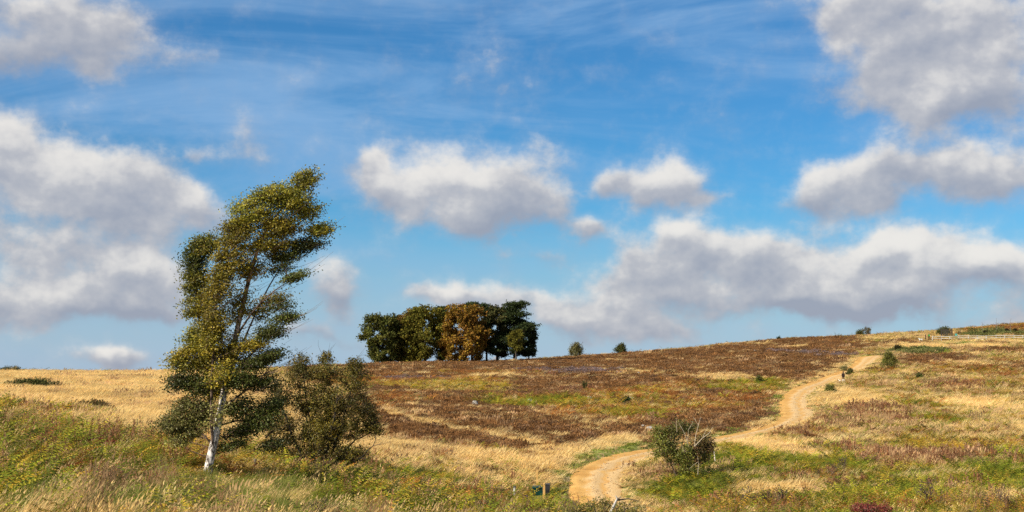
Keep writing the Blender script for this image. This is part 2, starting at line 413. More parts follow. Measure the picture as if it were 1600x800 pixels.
def _phi(r2):
    return np.where(r2 > 1e-12, .5 * r2 * np.log(r2 + 1e-12), 0)


_n = len(pts); _p = pts[:, :2] / SCL
_A = np.zeros((_n + 3, _n + 3))
_A[:_n, :_n] = _phi(((_p[:, None] - _p[None]) ** 2).sum(-1)) + np.eye(_n) * .0015
_A[:_n, _n] = 1; _A[:_n, _n + 1:] = _p; _A[_n, :_n] = 1; _A[_n + 1:, :_n] = _p.T
_w = np.linalg.solve(_A, np.concatenate([pts[:, 2], [0, 0, 0]]))


def vnoise(x, y, seed=0):
    xi, yi = np.floor(x), np.floor(y); fx, fy = x - xi, y - yi
    fx = fx * fx * (3 - 2 * fx); fy = fy * fy * (3 - 2 * fy)

    def h(a, b):
        n = np.sin(a * 127.1 + b * 311.7 + seed * 74.7) * 43758.5453
        return n - np.floor(n)
    return (h(xi, yi) * (1 - fx) + h(xi + 1, yi) * fx) * (1 - fy) + (h(xi, yi + 1) * (1 - fx) + h(xi + 1, yi + 1) * fx) * fy


def fbm(x, y, seed=0, o=4):
    s, a = 0, .5
    for i in range(o):
        s = s + a * vnoise(x * 2 ** i, y * 2 ** i, seed + i); a *= .5
    return s / (1 - .5 ** o)


def base_z(x, y):
    x = np.atleast_1d(np.asarray(x, float)); y = np.atleast_1d(np.asarray(y, float))
    shp = x.shape; x = x.ravel(); y = y.ravel()
    r = np.hypot(x, y)
    k = np.minimum(1, 620 / np.maximum(r, 1))               # freeze the surface outside the surveyed ground
    px, py = x * k / SCL, y * k / SCL
    z = np.empty_like(x)
    for i in range(0, len(x), 20000):
        s = slice(i, i + 20000)
        d = (px[s, None] - _p[None, :, 0]) ** 2 + (py[s, None] - _p[None, :, 1]) ** 2
        z[s] = _phi(d) @ _w[:_n] + _w[_n] + _w[_n + 1] * px[s] + _w[_n + 2] * py[s]
    t = np.clip((r - 520) / 500, 0, 1); t = t * t * (3 - 2 * t)
    return (np.clip(z, -14, 16) * (1 - t) + (-150) * t).reshape(shp)


_T = np.geomspace(8, 560, 1800)


def G_smooth(px, py):
    a, b = (px - 800) / F, (EYE - py) / F
    gap = base_z(a * _T, _T) - b * _T
    hit = np.where(gap[1:] >= 0)[0]
    hit = hit[_T[hit] > 18] if len(hit) else hit
    if len(hit):
        i = hit[0]; t0, t1 = gap[i], gap[i + 1]
        Y = _T[i] + (_T[i + 1] - _T[i]) * (0 - t0) / (t1 - t0) if t0 < 0 else _T[i]
    else:
        m = (_T > 60) & (_T < 480)
        ang = np.where(m, gap / _T, -9); Y = _T[int(np.argmax(ang))]
    return a * Y, Y


# the track: its two edges, seen along its length
LEFT = [(1000, 812), (915, 792), (896, 768), (892, 748), (902, 731), (930, 716), (968, 706), (1010, 699), (1060, 692), (1120, 680), (1180, 669), (1214, 658), (1222, 645), (1218, 630), (1224, 616), (1245, 603), (1275, 591), (1315, 579), (1337, 566), (1340, 557), (1362, 553.4), (1385, 553)]
RIGHT = [(1060, 812), (990, 796), (968, 778), (961, 752), (972, 733), (996, 720), (1024, 711), (1060, 704), (1095, 698), (1135, 690), (1195, 677), (1245, 663), (1274, 650), (1262, 637), (1258, 622), (1276, 607), (1308, 592), (1340, 580), (1362, 567), (1368, 560), (1376, 557.5), (1392, 556)]


def spline(P, n):
    P = np.asarray(P, float)
    for _ in range(2):
        Q = [P[0]]
        for i in range(len(P) - 1):
            Q += [P[i] * .75 + P[i + 1] * .25, P[i] * .25 + P[i + 1] * .75]
        Q.append(P[-1]); P = np.array(Q)
    d = np.concatenate([[0], np.cumsum(np.linalg.norm(np.diff(P, axis=0), axis=1))])
    s = np.linspace(0, d[-1], n)
    return np.stack([np.interp(s, d, P[:, 0]), np.interp(s, d, P[:, 1])], 1)


lw = np.array([G_smooth(*p) for p in LEFT]); rw = np.array([G_smooth(*p) for p in RIGHT])
mid = (lw + rw) / 2
tang = np.gradient(mid, axis=0); tang /= np.linalg.norm(tang, axis=1)[:, None]
nrm = np.stack([tang[:, 1], -tang[:, 0]], 1)
half = np.clip(np.abs(((rw - lw) * nrm).sum(1)) / 2, 1.25, 2.2)
NP = 420
cen = spline(mid, NP)
_d0 = np.concatenate([[0], np.cumsum(np.linalg.norm(np.diff(mid, axis=0), axis=1))])
hw = np.interp(np.linspace(0, _d0[-1], NP), _d0, half)
hw = np.convolve(np.pad(hw, 12, 'edge'), np.ones(25) / 25, 'valid')
ctan = np.gradient(cen, axis=0); ctan /= np.linalg.norm(ctan, axis=1)[:, None]
cnrm = np.stack([ctan[:, 1], -ctan[:, 0]], 1)


def path_dist(x, y):
    """distance outside the track's edge (negative on it) and the signed offset from its middle (+ right)"""
    x = np.asarray(x, float).ravel(); y = np.asarray(y, float).ravel()
    d = np.full(len(x), 99.); off = np.zeros(len(x)); at = np.zeros(len(x), int)
    near = np.where((y > cen[:, 1].min() - 8) & (y < cen[:, 1].max() + 8) & (x > cen[:, 0].min() - 8) & (x < cen[:, 0].max() + 8))[0]
    for i in range(0, len(near), 8000):
        k = near[i:i + 8000]
        q = (x[k, None] - cen[None, :, 0]) ** 2 + (y[k, None] - cen[None, :, 1]) ** 2
        j = q.argmin(1)
        d[k] = np.sqrt(q[np.arange(len(k)), j]) - hw[j]
        off[k] = (x[k] - cen[j, 0]) * cnrm[j, 0] + (y[k] - cen[j, 1]) * cnrm[j, 1]; at[k] = j
    return d, off, at


def ground_z(x, y):
    x = np.atleast_1d(np.asarray(x, float)); y = np.atleast_1d(np.asarray(y, float))
    z = base_z(x, y)
    r = np.hypot(x, y)
    z = z + (fbm(x / 9, y / 9, 3) - .5) * .55 * np.clip(r / 60, .2, 1) + (fbm(x / 1.7, y / 1.7, 9, 3) - .5) * .22
    d, off, at = path_dist(x, y)
    t = np.clip((d + .15) / .75, 0, 1).reshape(x.shape)
    flat = base_z(x, y) - .34
    return flat * (1 - t) + z * t


def G(px, py):
    x, y = G_smooth(px, py)
    return Vector((x, y, float(ground_z(x, y)[0])))


# ------------------------------------------------------------------ what grows where (outlines on the ground)
def poly(*p): return list(p)


def ell(cx, cy, rx, ry, rot=0, n=14):
    c, s = math.cos(math.radians(rot)), math.sin(math.radians(rot))
    return [(cx + rx * math.cos(t) * c - ry * math.sin(t) * s, cy + rx * math.cos(t) * s + ry * math.sin(t) * c) for t in np.arange(n) * 2 * math.pi / n]


# zone -> share of each plant
ZONES = {
    'mix':     dict(straw=.42, seed=.12, bracken=.15, heather=.06, turf=.15, gold=.05, rust=.05),
    'straw':   dict(straw=.93, seed=.05, turf=.02),
    'heath':   dict(heather=.93, seed=.03, straw=.04),
    'mauve':   dict(mauve=.8, heather=.2),
    'orange':  dict(rust=.42, heather=.22, straw=.18, bracken=.1, gold=.08),
    'gold':    dict(gold=.42, bracken=.18, straw=.2, heather=.2),
    'green':   dict(bracken=.52, gold=.14, rust=.14, turf=.1, straw=.1),
    'fern':    dict(bracken=.7, gold=.1, turf=.12, straw=.08),
    'lean':    dict(straw=.5, heather=.34, rust=.16),
    'turf':    dict(turf=.92, straw=.08),
    'red':     dict(dock=.34, rust=.16, seed=.2, straw=.2, bracken=.1),
    'crimson': dict(berry=.5, dock=.2, straw=.15, bracken=.15),
    'stalk':   dict(dock=.22, seed=.36, straw=.26, bracken=.16),
    'bank':    dict(bracken=.48, turf=.18, straw=.11, seed=.06, dock=.05, rust=.06, gold=.06, dead=.004),
    'meadow':  dict(straw=.10, turf=.66, bracken=.1, seed=.08, dock=.03, dead=.006),
    'gorse':   dict(gorse=.9, straw=.1),
}
OUTLINES = [
    ('heath', poly((560, 560), (1340, 520), (1340, 560), (1330, 575), (1225, 610), (1215, 660), (1000, 700), (880, 715), (720, 700), (600, 690), (560, 640))),
    ('orange', ell(640, 597, 150, 9)), ('gold', ell(690, 604, 110, 5)), ('lean', ell(800, 588, 110, 3.2)), ('mauve', ell(900, 580, 100, 4)),
    ('orange', ell(760, 583, 90, 2.2)), ('mauve', ell(640, 592, 60, 2.5)), ('gold', ell(720, 612, 95, 4)), ('heath', ell(720, 619, 150, 5.5)),
    ('orange', ell(1050, 625, 175, 26, -4)), ('green', ell(850, 630, 110, 9, 2)), ('green', ell(985, 652, 75, 9)), ('gold', ell(1010, 634, 120, 6)),
    ('green', ell(1160, 606, 70, 12, -4)), ('red', ell(900, 612, 40, 3)), ('red', ell(1000, 660, 30, 4)), ('heath', ell(1110, 616, 45, 6)), ('heath', ell(1120, 651, 90, 9, -3)), ('heath', ell(960, 605, 50, 5)),
    ('straw', ell(1130, 590, 75, 4.5)), ('lean', ell(1000, 584, 60, 2.6)), ('turf', ell(980, 579, 50, 2)), ('lean', ell(950, 660, 55, 7)), ('lean', ell(870, 650, 60, 6, 8)),
    ('orange', ell(620, 625, 40, 6)), ('lean', ell(600, 636, 36, 4, 12)),
    ('straw', poly((590, 638), (660, 655), (760, 676), (840, 690), (880, 705), (860, 712), (810, 694), (740, 681), (640, 660), (590, 645))),
    ('straw', poly((580, 683), (700, 702), (800, 715), (900, 700), (960, 680), (1010, 684), (1000, 696), (930, 712), (900, 728), (895, 750), (850, 735), (740, 728), (640, 720), (580, 708))),
    ('turf', poly((925, 704), (1008, 688), (1010, 698), (940, 713), (898, 732), (892, 742), (890, 728))),
    # the pale field on the left
    ('straw', poly((-60, 566), (0, 568), (150, 569), (300, 570), (470, 600), (600, 684), (700, 712), (560, 715), (420, 705), (230, 692), (150, 676), (70, 660), (-60, 640))),
    ('heath', poly((190, 569), (240, 568), (330, 567), (560, 560), (640, 566), (640, 575), (430, 578), (270, 580))),
    ('bank', poly((-60, 634), (0, 636), (50, 641), (140, 650), (135, 655), (60, 655), (0, 655), (-60, 655))),
    ('bank', poly((-60, 655), (60, 662), (150, 684), (250, 698), (420, 716), (620, 735), (800, 740), (890, 752), (905, 800), (950, 830), (-60, 830))),
    ('meadow', poly((60, 800), (140, 760), (300, 745), (420, 752), (520, 790), (600, 830), (60, 830))),
    ('mix', poly((560, 715), (720, 722), (880, 740), (860, 760), (740, 752), (640, 745))),
    ('fern', ell(660, 752, 70, 11, 4)), ('fern', ell(540, 775, 60, 9)), ('crimson', ell(750, 776, 36, 8)), ('red', ell(690, 714, 18, 4)), ('gold', ell(640, 778, 45, 9)), ('green', ell(850, 775, 60, 14)), ('straw', ell(690, 765, 40, 5)),
    ('fern', ell(240, 722, 60, 10)), ('fern', ell(100, 694, 60, 9)), ('crimson', ell(170, 706, 40, 6)), ('gold', ell(300, 715, 40, 6)), ('fern', ell(30, 745, 50, 14)), ('green', ell(420, 740, 60, 10)),
    # beyond the track, right
    ('heath', poly((1180, 546), (1260, 547), (1335, 553), (1334, 562), (1290, 578), (1230, 592), (1170, 590))),
    ('mauve', ell(1270, 553, 70, 2.6, 4)), ('straw', ell(1225, 543, 34, 1.6)), ('straw', ell(1190, 537.5, 30, 1)), ('turf', ell(1310, 548, 26, 1.4)),
    ('heath', poly((1300, 540), (1440, 531), (1440, 536), (1340, 546), (1290, 548))),
    ('straw', poly((1230, 600), (1300, 572), (1330, 565), (1337, 570), (1280, 588), (1230, 608))),
    ('straw', ell(1420, 540, 55, 4)), ('straw', ell(1530, 540, 90, 5.5, -3)), ('turf', ell(1500, 537, 34, 2)), ('heath', ell(1560, 537, 22, 1.5)), ('heath', ell(1560, 549, 70, 3.4)),
    ('heath', poly((1402, 556), (1500, 553), (1540, 562), (1480, 570), (1405, 573))), ('straw', ell(1500, 568, 40, 3)), ('orange', ell(1530, 580, 80, 9, 4)), ('heath', ell(1590, 573, 24, 6)), ('red', ell(1520, 603, 60, 5)), ('green', ell(1570, 601, 40, 5)),
    ('gorse', ell(1436, 550.5, 34, 3)), ('orange', poly((1500, 500), (1640, 490), (1640, 519), (1500, 519))), ('gorse', ell(1560, 522, 55, 2.5, -1)),
    ('bank', poly((1000, 745), (1040, 725), (1130, 705), (1300, 695), (1640, 688), (1640, 830), (1000, 830))), ('green', ell(700, 788, 110, 14)),
    ('straw', ell(1330, 622, 60, 12)), ('stalk', ell(1360, 655, 95, 20)), ('stalk', ell(1430, 715, 120, 17)), ('green', ell(1440, 632, 60, 6, 8)), ('straw', ell(1520, 630, 50, 9)), ('mix', ell(1560, 660, 60, 10)),
    ('green', ell(1460, 656, 60, 6, 6)), ('gold', ell(1500, 700, 120, 12)), ('fern', ell(1240, 720, 120, 17, 6)), ('straw', ell(1200, 697, 90, 10, 10)), ('red', ell(1250, 680, 34, 6)), ('straw', ell(1200, 765, 100, 12)),
    ('fern', ell(1500, 755, 120, 18)), ('fern', ell(1060, 765, 90, 22)), ('fern', ell(1380, 790, 160, 14)), ('stalk', ell(1480, 770, 50, 6)), ('stalk', ell(1030, 740, 50, 8)), ('straw', ell(1550, 788, 40, 6)), ('fern', ell(1400, 745, 70, 12)), ('straw', ell(1030, 716, 30, 6)),
]
ORD = ['mix'] + [k for k in ZONES if k != 'mix']
_W = []
for kind, pl in OUTLINES:
    P = []
    for i in range(len(pl)):
        a, b = pl[i], pl[(i + 1) % len(pl)]
        for t in (0, .5): P.append((a[0] + (b[0] - a[0]) * t, a[1] + (b[1] - a[1]) * t))
    _W.append((ORD.index(kind), np.array([G_smooth(*p) for p in P])))


def inside(x, y, P):
    r = np.zeros(len(x), bool)
    sel = np.where((x > P[:, 0].min()) & (x < P[:, 0].max()) & (y > P[:, 1].min()) & (y < P[:, 1].max()))[0]
    if not len(sel): return r
    xs, ys = x[sel], y[sel]; c = np.zeros(len(sel), bool)
    for i in range(len(P)):
        x1, y1 = P[i]; x2, y2 = P[(i + 1) % len(P)]
        if y1 == y2: continue
        c ^= ((y1 > ys) != (y2 > ys)) & (xs < (x2 - x1) * (ys - y1) / (y2 - y1) + x1)
    r[sel] = c
    return r


def zone_of(x, y, jit=1.0):
    x = np.asarray(x, float); y = np.asarray(y, float)
    sx, sy = .0045 * y * jit, .011 * y * jit                # ragged borders
    xj = x + RNG.normal(size=x.shape) * sx + (fbm(x / 5, y / 9, 21, 3) - .5) * 2.6 * np.clip(y / 120, .25, 1.5)
    yj = y + RNG.normal(size=x.shape) * sy + (fbm(x / 5, y / 9, 33, 3) - .5) * 6 * np.clip(y / 120, .2, 2)
    z = np.zeros(x.shape, int)
    for k, P in _W: z[inside(xj, yj, P)] = k
    return z


PAL = {
    'straw': [(.78, .56, .23), (.82, .61, .28), (.74, .52, .20), (.78, .57, .25), (.68, .47, .18)],
    'seed': [(.50, .34, .16), (.54, .38, .19), (.44, .28, .13), (.52, .34, .18)],
    'heather': [(.26, .125, .042), (.31, .15, .052), (.21, .10, .036), (.34, .18, .07), (.25, .14, .07)],
    'mauve': [(.26, .18, .16), (.30, .215, .20), (.22, .145, .12)],
    'bracken': [(.18, .225, .024), (.24, .28, .028), (.11, .14, .016), (.34, .34, .03), (.40, .31, .035), (.06, .075, .014)],
    'gold': [(.46, .30, .03), (.40, .27, .04), (.34, .26, .04), (.50, .36, .06)],
    'rust': [(.36, .15, .035), (.30, .12, .035), (.42, .20, .05), (.24, .09, .03)],
    'turf': [(.19, .23, .035), (.26, .29, .055), (.15, .19, .025), (.34, .33, .09)],
    'dock': [(.36, .18, .085), (.30, .14, .065), (.40, .23, .12)],
    'berry': [(.32, .075, .045), (.26, .06, .04), (.36, .12, .06)],
    'dead': [(.12, .085, .06), (.16, .11, .08)],
    'gorse': [(.15, .16, .045), (.19, .19, .06), (.12, .13, .035)],
}
GROUND = {'crimson': (.26, .12, .06), 'mix': (.36, .26, .11), 'lean': (.42, .28, .12), 'straw': (.70, .52, .25), 'heath': (.20, .105, .05), 'mauve': (.18, .12, .10), 'orange': (.27, .15, .05), 'gold': (.30, .2, .05), 'green': (.17, .14, .04),
          'fern': (.14, .14, .035), 'turf': (.20, .21, .05), 'red': (.25, .12, .06), 'stalk': (.30, .18, .09), 'bank': (.20, .16, .06), 'meadow': (.32, .27, .1), 'gorse': (.1, .12, .03)}

# ------------------------------------------------------------------ ground sheet
az_in = np.radians(np.linspace(-25, 25, 520))
az_out = np.radians(np.linspace(25, 335, 64)[1:-1])
AZ = np.concatenate([az_in, az_out])
RR = np.concatenate([np.linspace(.5, 20, 16)[:-1], np.geomspace(20, 470, 520), np.geomspace(470, 4000, 30)[1:]])
gx = RR[:, None] * np.sin(AZ)[None]; gy = RR[:, None] * np.cos(AZ)[None]
gz = ground_z(gx.ravel(), gy.ravel())
gv = np.stack([gx.ravel(), gy.ravel(), gz], 1)
na, nr = len(AZ), len(RR)
ii, jj = np.meshgrid(np.arange(nr - 1), np.arange(na), indexing='ij')
j2 = (jj + 1) % na
gf = np.stack([ii * na + jj, (ii + 1) * na + jj, (ii + 1) * na + j2, ii * na + j2], -1).reshape(-1, 4)[:, ::-1]
gcol = np.array([GROUND[k] for k in ORD])[zone_of(gv[:, 0], gv[:, 1], 1.2)]
gcol = gcol * (.75 + .5 * fbm(gv[:, 0] / 1.2, gv[:, 1] / 1.2, 4, 3))[:, None]
gd, goff, _ = path_dist(gv[:, 0], gv[:, 1])
gcol[gd < .15] = (.38, .25, .11)
ground = mesh_obj('ground', gv, gf, MATS['moor'], None, gcol, smooth=True)
tag(ground, kind='structure')


# ------------------------------------------------------------------ the track
mat = bpy.data.materials.new('track_dirt'); mat.use_nodes = True; MATS['track'] = mat
nt = mat.node_tree; L = nt.links.new; bs = nt.nodes['Principled BSDF']
uv = N(nt, 'ShaderNodeAttribute', attribute_name='across'); geo = N(nt, 'ShaderNodeNewGeometry')
n1 = N(nt, 'ShaderNodeTexNoise'); n1.inputs['Scale'].default_value = .55; n1.inputs['Detail'].default_value = 6; L(geo.outputs['Position'], n1.inputs['Vector'])
n2 = N(nt, 'ShaderNodeTexNoise'); n2.inputs['Scale'].default_value = 9; n2.inputs['Detail'].default_value = 5; L(geo.outputs['Position'], n2.inputs['Vector'])
r1 = N(nt, 'ShaderNodeValToRGB'); L(n1.outputs['Fac'], r1.inputs[0])
r1.color_ramp.elements[0].position = .34; r1.color_ramp.elements[0].color = (.48, .245, .06, 1)
r1.color_ramp.elements[1].position = .68; r1.color_ramp.elements[1].color = (.60, .35, .105, 1)
r2 = N(nt, 'ShaderNodeValToRGB'); L(n2.outputs['Fac'], r2.inputs[0])
r2.color_ramp.elements[0].position = .35; r2.color_ramp.elements[0].color = (.46, .30, .13, 1)
r2.color_ramp.elements[1].position = .65; r2.color_ramp.elements[1].color = (.66, .49, .27, 1)
wv = N(nt, 'ShaderNodeMath', operation='MULTIPLY_ADD'); L(n1.outputs['Fac'], wv.inputs[0]); wv.inputs[1].default_value = .5; L(uv.outputs['Fac'], wv.inputs[2])
grav = N(nt, 'ShaderNodeValToRGB'); L(wv.outputs[0], grav.inputs[0])      # loose stone lies between the wheel lines and along the edge
ge = grav.color_ramp.elements; ge[0].position = 0; ge[0].color = (.5, .5, .5, 1); ge[1].position = 1; ge[1].color = (.75, .75, .75, 1)
for p, v in ((.3, .05), (.56, .05), (.68, .8), (.80, .7), (.9, .08)):
    q = ge.new(p); q.color = (v, v, v, 1)
mk = N(nt, 'ShaderNodeMix', data_type='RGBA'); L(grav.outputs[0], mk.inputs['Factor']); L(r1.outputs[0], mk.inputs[6]); L(r2.outputs[0], mk.inputs[7])
L(mk.outputs[2], bs.inputs['Base Color']); bs.inputs['Roughness'].default_value = .95; bs.inputs['Specular IOR Level'].default_value = .1
bp = N(nt, 'ShaderNodeBump'); bp.inputs['Strength'].default_value = .6; bp.inputs['Distance'].default_value = .06; L(n2.outputs['Fac'], bp.inputs['Height']); L(bp.outputs[0], bs.inputs['Normal'])

KX = 15
tt = np.linspace(-1, 1, KX)
wob = (fbm(np.arange(NP) / 7., np.zeros(NP), 5) - .5) * .8
tv, ta = [], []
for i in range(NP):
    for t in tt:
        e = hw[i] + .25 + (wob[i] if t > 0 else -wob[i]) * abs(t)
        p = cen[i] + cnrm[i] * e * t
        prof = .03 * math.cos(t * 9.0) - .05 * t * t          # wheel lines and shoulders
        tv.append((p[0], p[1], float(prof))); ta.append((t + 1) / 2)
tv = np.array(tv)
tv[:, 2] += base_z(tv[:, 0], tv[:, 1]) - .10 + (fbm(tv[:, 0] * 1.3, tv[:, 1] * 1.3, 8, 3) - .5) * .09
ti, tj = np.meshgrid(np.arange(NP - 1), np.arange(KX - 1), indexing='ij')
tf = np.stack([ti * KX + tj, ti * KX + tj + 1, (ti + 1) * KX + tj + 1, (ti + 1) * KX + tj], -1).reshape(-1, 4)
track = mesh_obj('path', tv, tf, MATS['track'], None, None, smooth=True)
at = track.data.attributes.new('across', 'FLOAT', 'POINT'); at.data.foreach_set('value', np.array(ta, np.float32))
tag(track, 'sandy stone track winding up the moor', kind='structure')

# ------------------------------------------------------------------ plants that cover the ground (nobody could count them)
def blade_tuft(n, h, spread, lean, wid, curl=.5, shade=(.75, 1.15), seg=3, seedhead=0.):
    m = MB()
    for _ in range(n):
        a = random.uniform(0, 2 * math.pi); r = spread * math.sqrt(random.random())
        x0, y0 = r * math.cos(a), r * math.sin(a)
        hh = h * random.uniform(.55, 1.1); dx = random.gauss(lean, .22) * hh; dy = random.gauss(0, .25) * hh
        w = wid * random.uniform(.7, 1.3); th = random.uniform(0, math.pi)
        wx, wy = math.cos(th) * w / 2, math.sin(th) * w / 2
        c = random.uniform(*shade); V = []
        for k in range(seg):
            t = k / seg; b = t ** (1 + curl)
            V += [(x0 + dx * b - wx * (1 - t * .6), y0 + dy * b - wy * (1 - t * .6), hh * t * (1 - .12 * t) - .04), (x0 + dx * b + wx * (1 - t * .6), y0 + dy * b + wy * (1 - t * .6), hh * t * (1 - .12 * t) - .04)]
        V.append((x0 + dx, y0 + dy, hh * .9 - .04))
        fs = [(2 * k, 2 * k + 1, 2 * k + 3, 2 * k + 2) for k in range(seg - 1)] + [(2 * seg - 2, 2 * seg - 1, 2 * seg)]
        m.add(V, fs, (c, c, c))
        if random.random() < seedhead:
            tx, ty, tz = V[-1]; s = wid * 1.1
            m.add([(tx - s, ty, tz), (tx, ty - s * .3, tz - s * 2), (tx + s, ty, tz), (tx + dx * .15, ty, tz + s * 4)], [(0, 1, 2, 3)], (c * 1.1, c * 1.05, c))
    return m


def twig_dome(n, r, h, size, shade=(.45, 1.35)):
    a = RNG.uniform(0, 2 * math.pi, n); q = np.sqrt(RNG.random(n)); t = RNG.random(n) ** .5
    hz = h * np.sqrt(np.clip(1 - q * q * .9, 0, 1)) * t * RNG.uniform(.8, 1.15, n)
    c = np.stack([r * q * np.cos(a), r * q * np.sin(a), hz], 1)
    v, f = leaves(c, size * RNG.uniform(.6, 1.4, n), up=.15, stream=(.3, 0, 1.2), aspect=.45)
    s = np.repeat(RNG.uniform(shade[0], shade[1], n), 4)
    m = MB(); m.add(v, f.tolist(), np.stack([s, s, s], 1)); return m


def fern_clump(nf, ln, wid, np_=9):
    m = MB()
    for _ in range(nf):
        a = random.uniform(0, 2 * math.pi); ca, sa = math.cos(a), math.sin(a)
        l = ln * random.uniform(.65, 1.15); rise = random.uniform(.5, .95); c = random.uniform(.7, 1.25)
        warm = random.uniform(.9, 1.25)
        P = []
        for k in range(np_ + 1):
            t = k / np_
            P.append((ca * l * (.15 + .75 * t ** 1.3), sa * l * (.15 + .75 * t ** 1.3), l * rise * (t * 1.25 - .62 * t * t)))
        for k in range(1, np_):
            t = k / np_; w = wid * l * (1 - t) ** .8 * min(1, t * 4 + .2)
            x, y, z = P[k]; x2, y2, z2 = P[k + 1]; st = .55 * l / np_
            for s in (-1, 1):
                e = (x + ca * st - sa * w * s, y + sa * st + ca * w * s, z - w * .22 + random.uniform(-.02, .02))
                m.add([(x, y, z), (x + (e[0] - x) * .45 + ca * st * .5, y + (e[1] - y) * .45 + sa * st * .5, (z + e[2]) / 2 + .012), e, (x + (e[0] - x) * .5 - ca * st * .3, y + (e[1] - y) * .5 - sa * st * .3, (z + e[2]) / 2)], [(0, 1, 2, 3)], (c * warm, c, c * .9))
    return m


def dock_stems(n, h, wid):
    m = MB()
    for _ in range(n):
        x, y = random.gauss(0, .22), random.gauss(0, .22); hh = h * random.uniform(.6, 1.15); lx = random.gauss(.06, .06) * hh
        c = random.uniform(.7, 1.25)
        m.tube([(x, y, -.05), (x + lx * .4, y, hh * .5), (x + lx, y, hh)], [wid * .35, wid * .3, wid * .12], 3, (c * .8, c * .8, c * .8), cap=False)
        k = 16; t = RNG.uniform(.38, 1, k)
        cen_ = np.stack([x + lx * t + RNG.normal(size=k) * wid * .9, y + RNG.normal(size=k) * wid * .9, hh * t], 1)
        v, f = leaves(cen_, wid * 2.3, up=0, stream=(.2, 0, 2), aspect=.6)
        m.add(v, f.tolist(), (c, c, c))
    return m


def dead_umbel(n, h):
    m = MB()
    for _ in range(n):
        x, y = random.gauss(0, .15), random.gauss(0, .15); hh = h * random.uniform(.7, 1.1)
        m.tube([(x, y, -.05), (x + .03, y, hh * .6), (x + .06, y, hh)], [.012, .010, .006], 3, (.9, .9, .9), cap=False)
        for _b in range(9):
            t = random.uniform(.45, 1); a = random.uniform(0, 6.28); l = random.uniform(.1, .3)
            m.tube([(x + .06 * t, y, hh * t), (x + .06 * t + math.cos(a) * l, y + math.sin(a) * l, hh * t + l * .8)], [.008, .004], 3, (.8, .8, .8), cap=False)
            cc = np.array([[x + .06 * t + math.cos(a) * l, y + math.sin(a) * l, hh * t + l * .8]]) + RNG.normal(size=(4, 3)) * .03
            v, f = leaves(cc, .06, up=.2); m.add(v, f.tolist(), (1, 1, 1))
    return m


VEGMAT = MATS['veg']
VAR = {}


def variants(kind, makers):
    c = bpy.data.collections.new('plants_' + kind)
    for k, mk_ in enumerate(makers):
        c.objects.link(mk_.build('%s_plant_%d' % (kind, k), VEGMAT, None, link=False))
    VAR[kind] = (c, len(makers))


# near plants are fine, far ones are drawn coarser so that they still cover the ground
variants('straw_near', [blade_tuft(60, .56, .28, .75, .013, seedhead=.25) for _ in range(4)])
variants('straw_far', [blade_tuft(44, .42, .5, .9, .038, seg=2) for _ in range(4)])
variants('seed_near', [blade_tuft(46, .60, .26, .4, .011, seedhead=.8) for _ in range(3)])
variants('seed_far', [blade_tuft(40, .40, .5, .5, .026, seg=2, seedhead=.4) for _ in range(3)])
variants('turf_near', [blade_tuft(64, .50, .28, .35, .012, shade=(.6, 1.2)) for _ in range(3)])
variants('turf_far', [blade_tuft(40, .26, .45, .2, .05, seg=2, shade=(.65, 1.2)) for _ in range(3)])
variants('heather_far', [twig_dome(110, .52, .30, .13) for _ in range(4)])
variants('heather_near', [twig_dome(300, .42, .34, .06) for _ in range(3)])
variants('bracken_near', [fern_clump(8, .95, .24, 11) for _ in range(4)])
variants('bracken_far', [fern_clump(9, .80, .30, 6) for _ in range(4)])
variants('dock_near', [dock_stems(7, .75, .022) for _ in range(3)])
variants('dock_far', [dock_stems(8, .55, .04) for _ in range(3)])
variants('dead_near', [dead_umbel(3, .8) for _ in range(3)])
variants('gorse_far', [twig_dome(150, .6, .6, .16) for _ in range(3)])

PLANT_MESH = {'straw': 'straw', 'seed': 'seed', 'heather': 'heather', 'mauve': 'heather', 'bracken': 'bracken', 'gold': 'bracken', 'rust': 'bracken', 'turf': 'turf', 'dock': 'dock', 'berry': 'heather', 'dead': 'dead', 'gorse': 'gorse'}
WORDS = {'straw': ('moor_grass', 'bleached straw coloured grass bent over by the wind'), 'seed': ('seeding_grass', 'brown pink seeding grass scattered through the moor'),
         'heather': ('heather', 'low brown heather gone over covering the moor'), 'bracken': ('bracken', 'green, gold and rust coloured bracken fronds'),
         'turf': ('green_grass', 'short green grass along the track and banks'), 'dock': ('dock_stalks', 'upright red brown dock and willowherb stalks'),
         'dead': ('dead_flower_stems', 'dark dead flower stems in the long grass'), 'gorse': ('gorse_scrub', 'low dark green gorse scrub behind the rail fence')}


def scatter_points():
    X, Y = [], []
    for y0, y1, dens in ((16, 34, 13), (34, 64, 11), (64, 100, 6.5), (100, 150, 4.2), (150, 230, 2.6), (230, 330, 1.75), (330, 480, 1.15)):
        w0 = math.tan(math.radians(22.5))
        n = int((y1 * y1 - y0 * y0) * w0 * dens)
        y = np.sqrt(RNG.uniform(y0 * y0, y1 * y1, n)); x = RNG.uniform(-1, 1, n) * y * w0
        X.append(x); Y.append(y)
    return np.concatenate(X), np.concatenate(Y)


sx, sy = scatter_points()
sd_, soff, sat = path_dist(sx, sy)
zone = zone_of(sx, sy)
zz = ground_z(sx, sy)
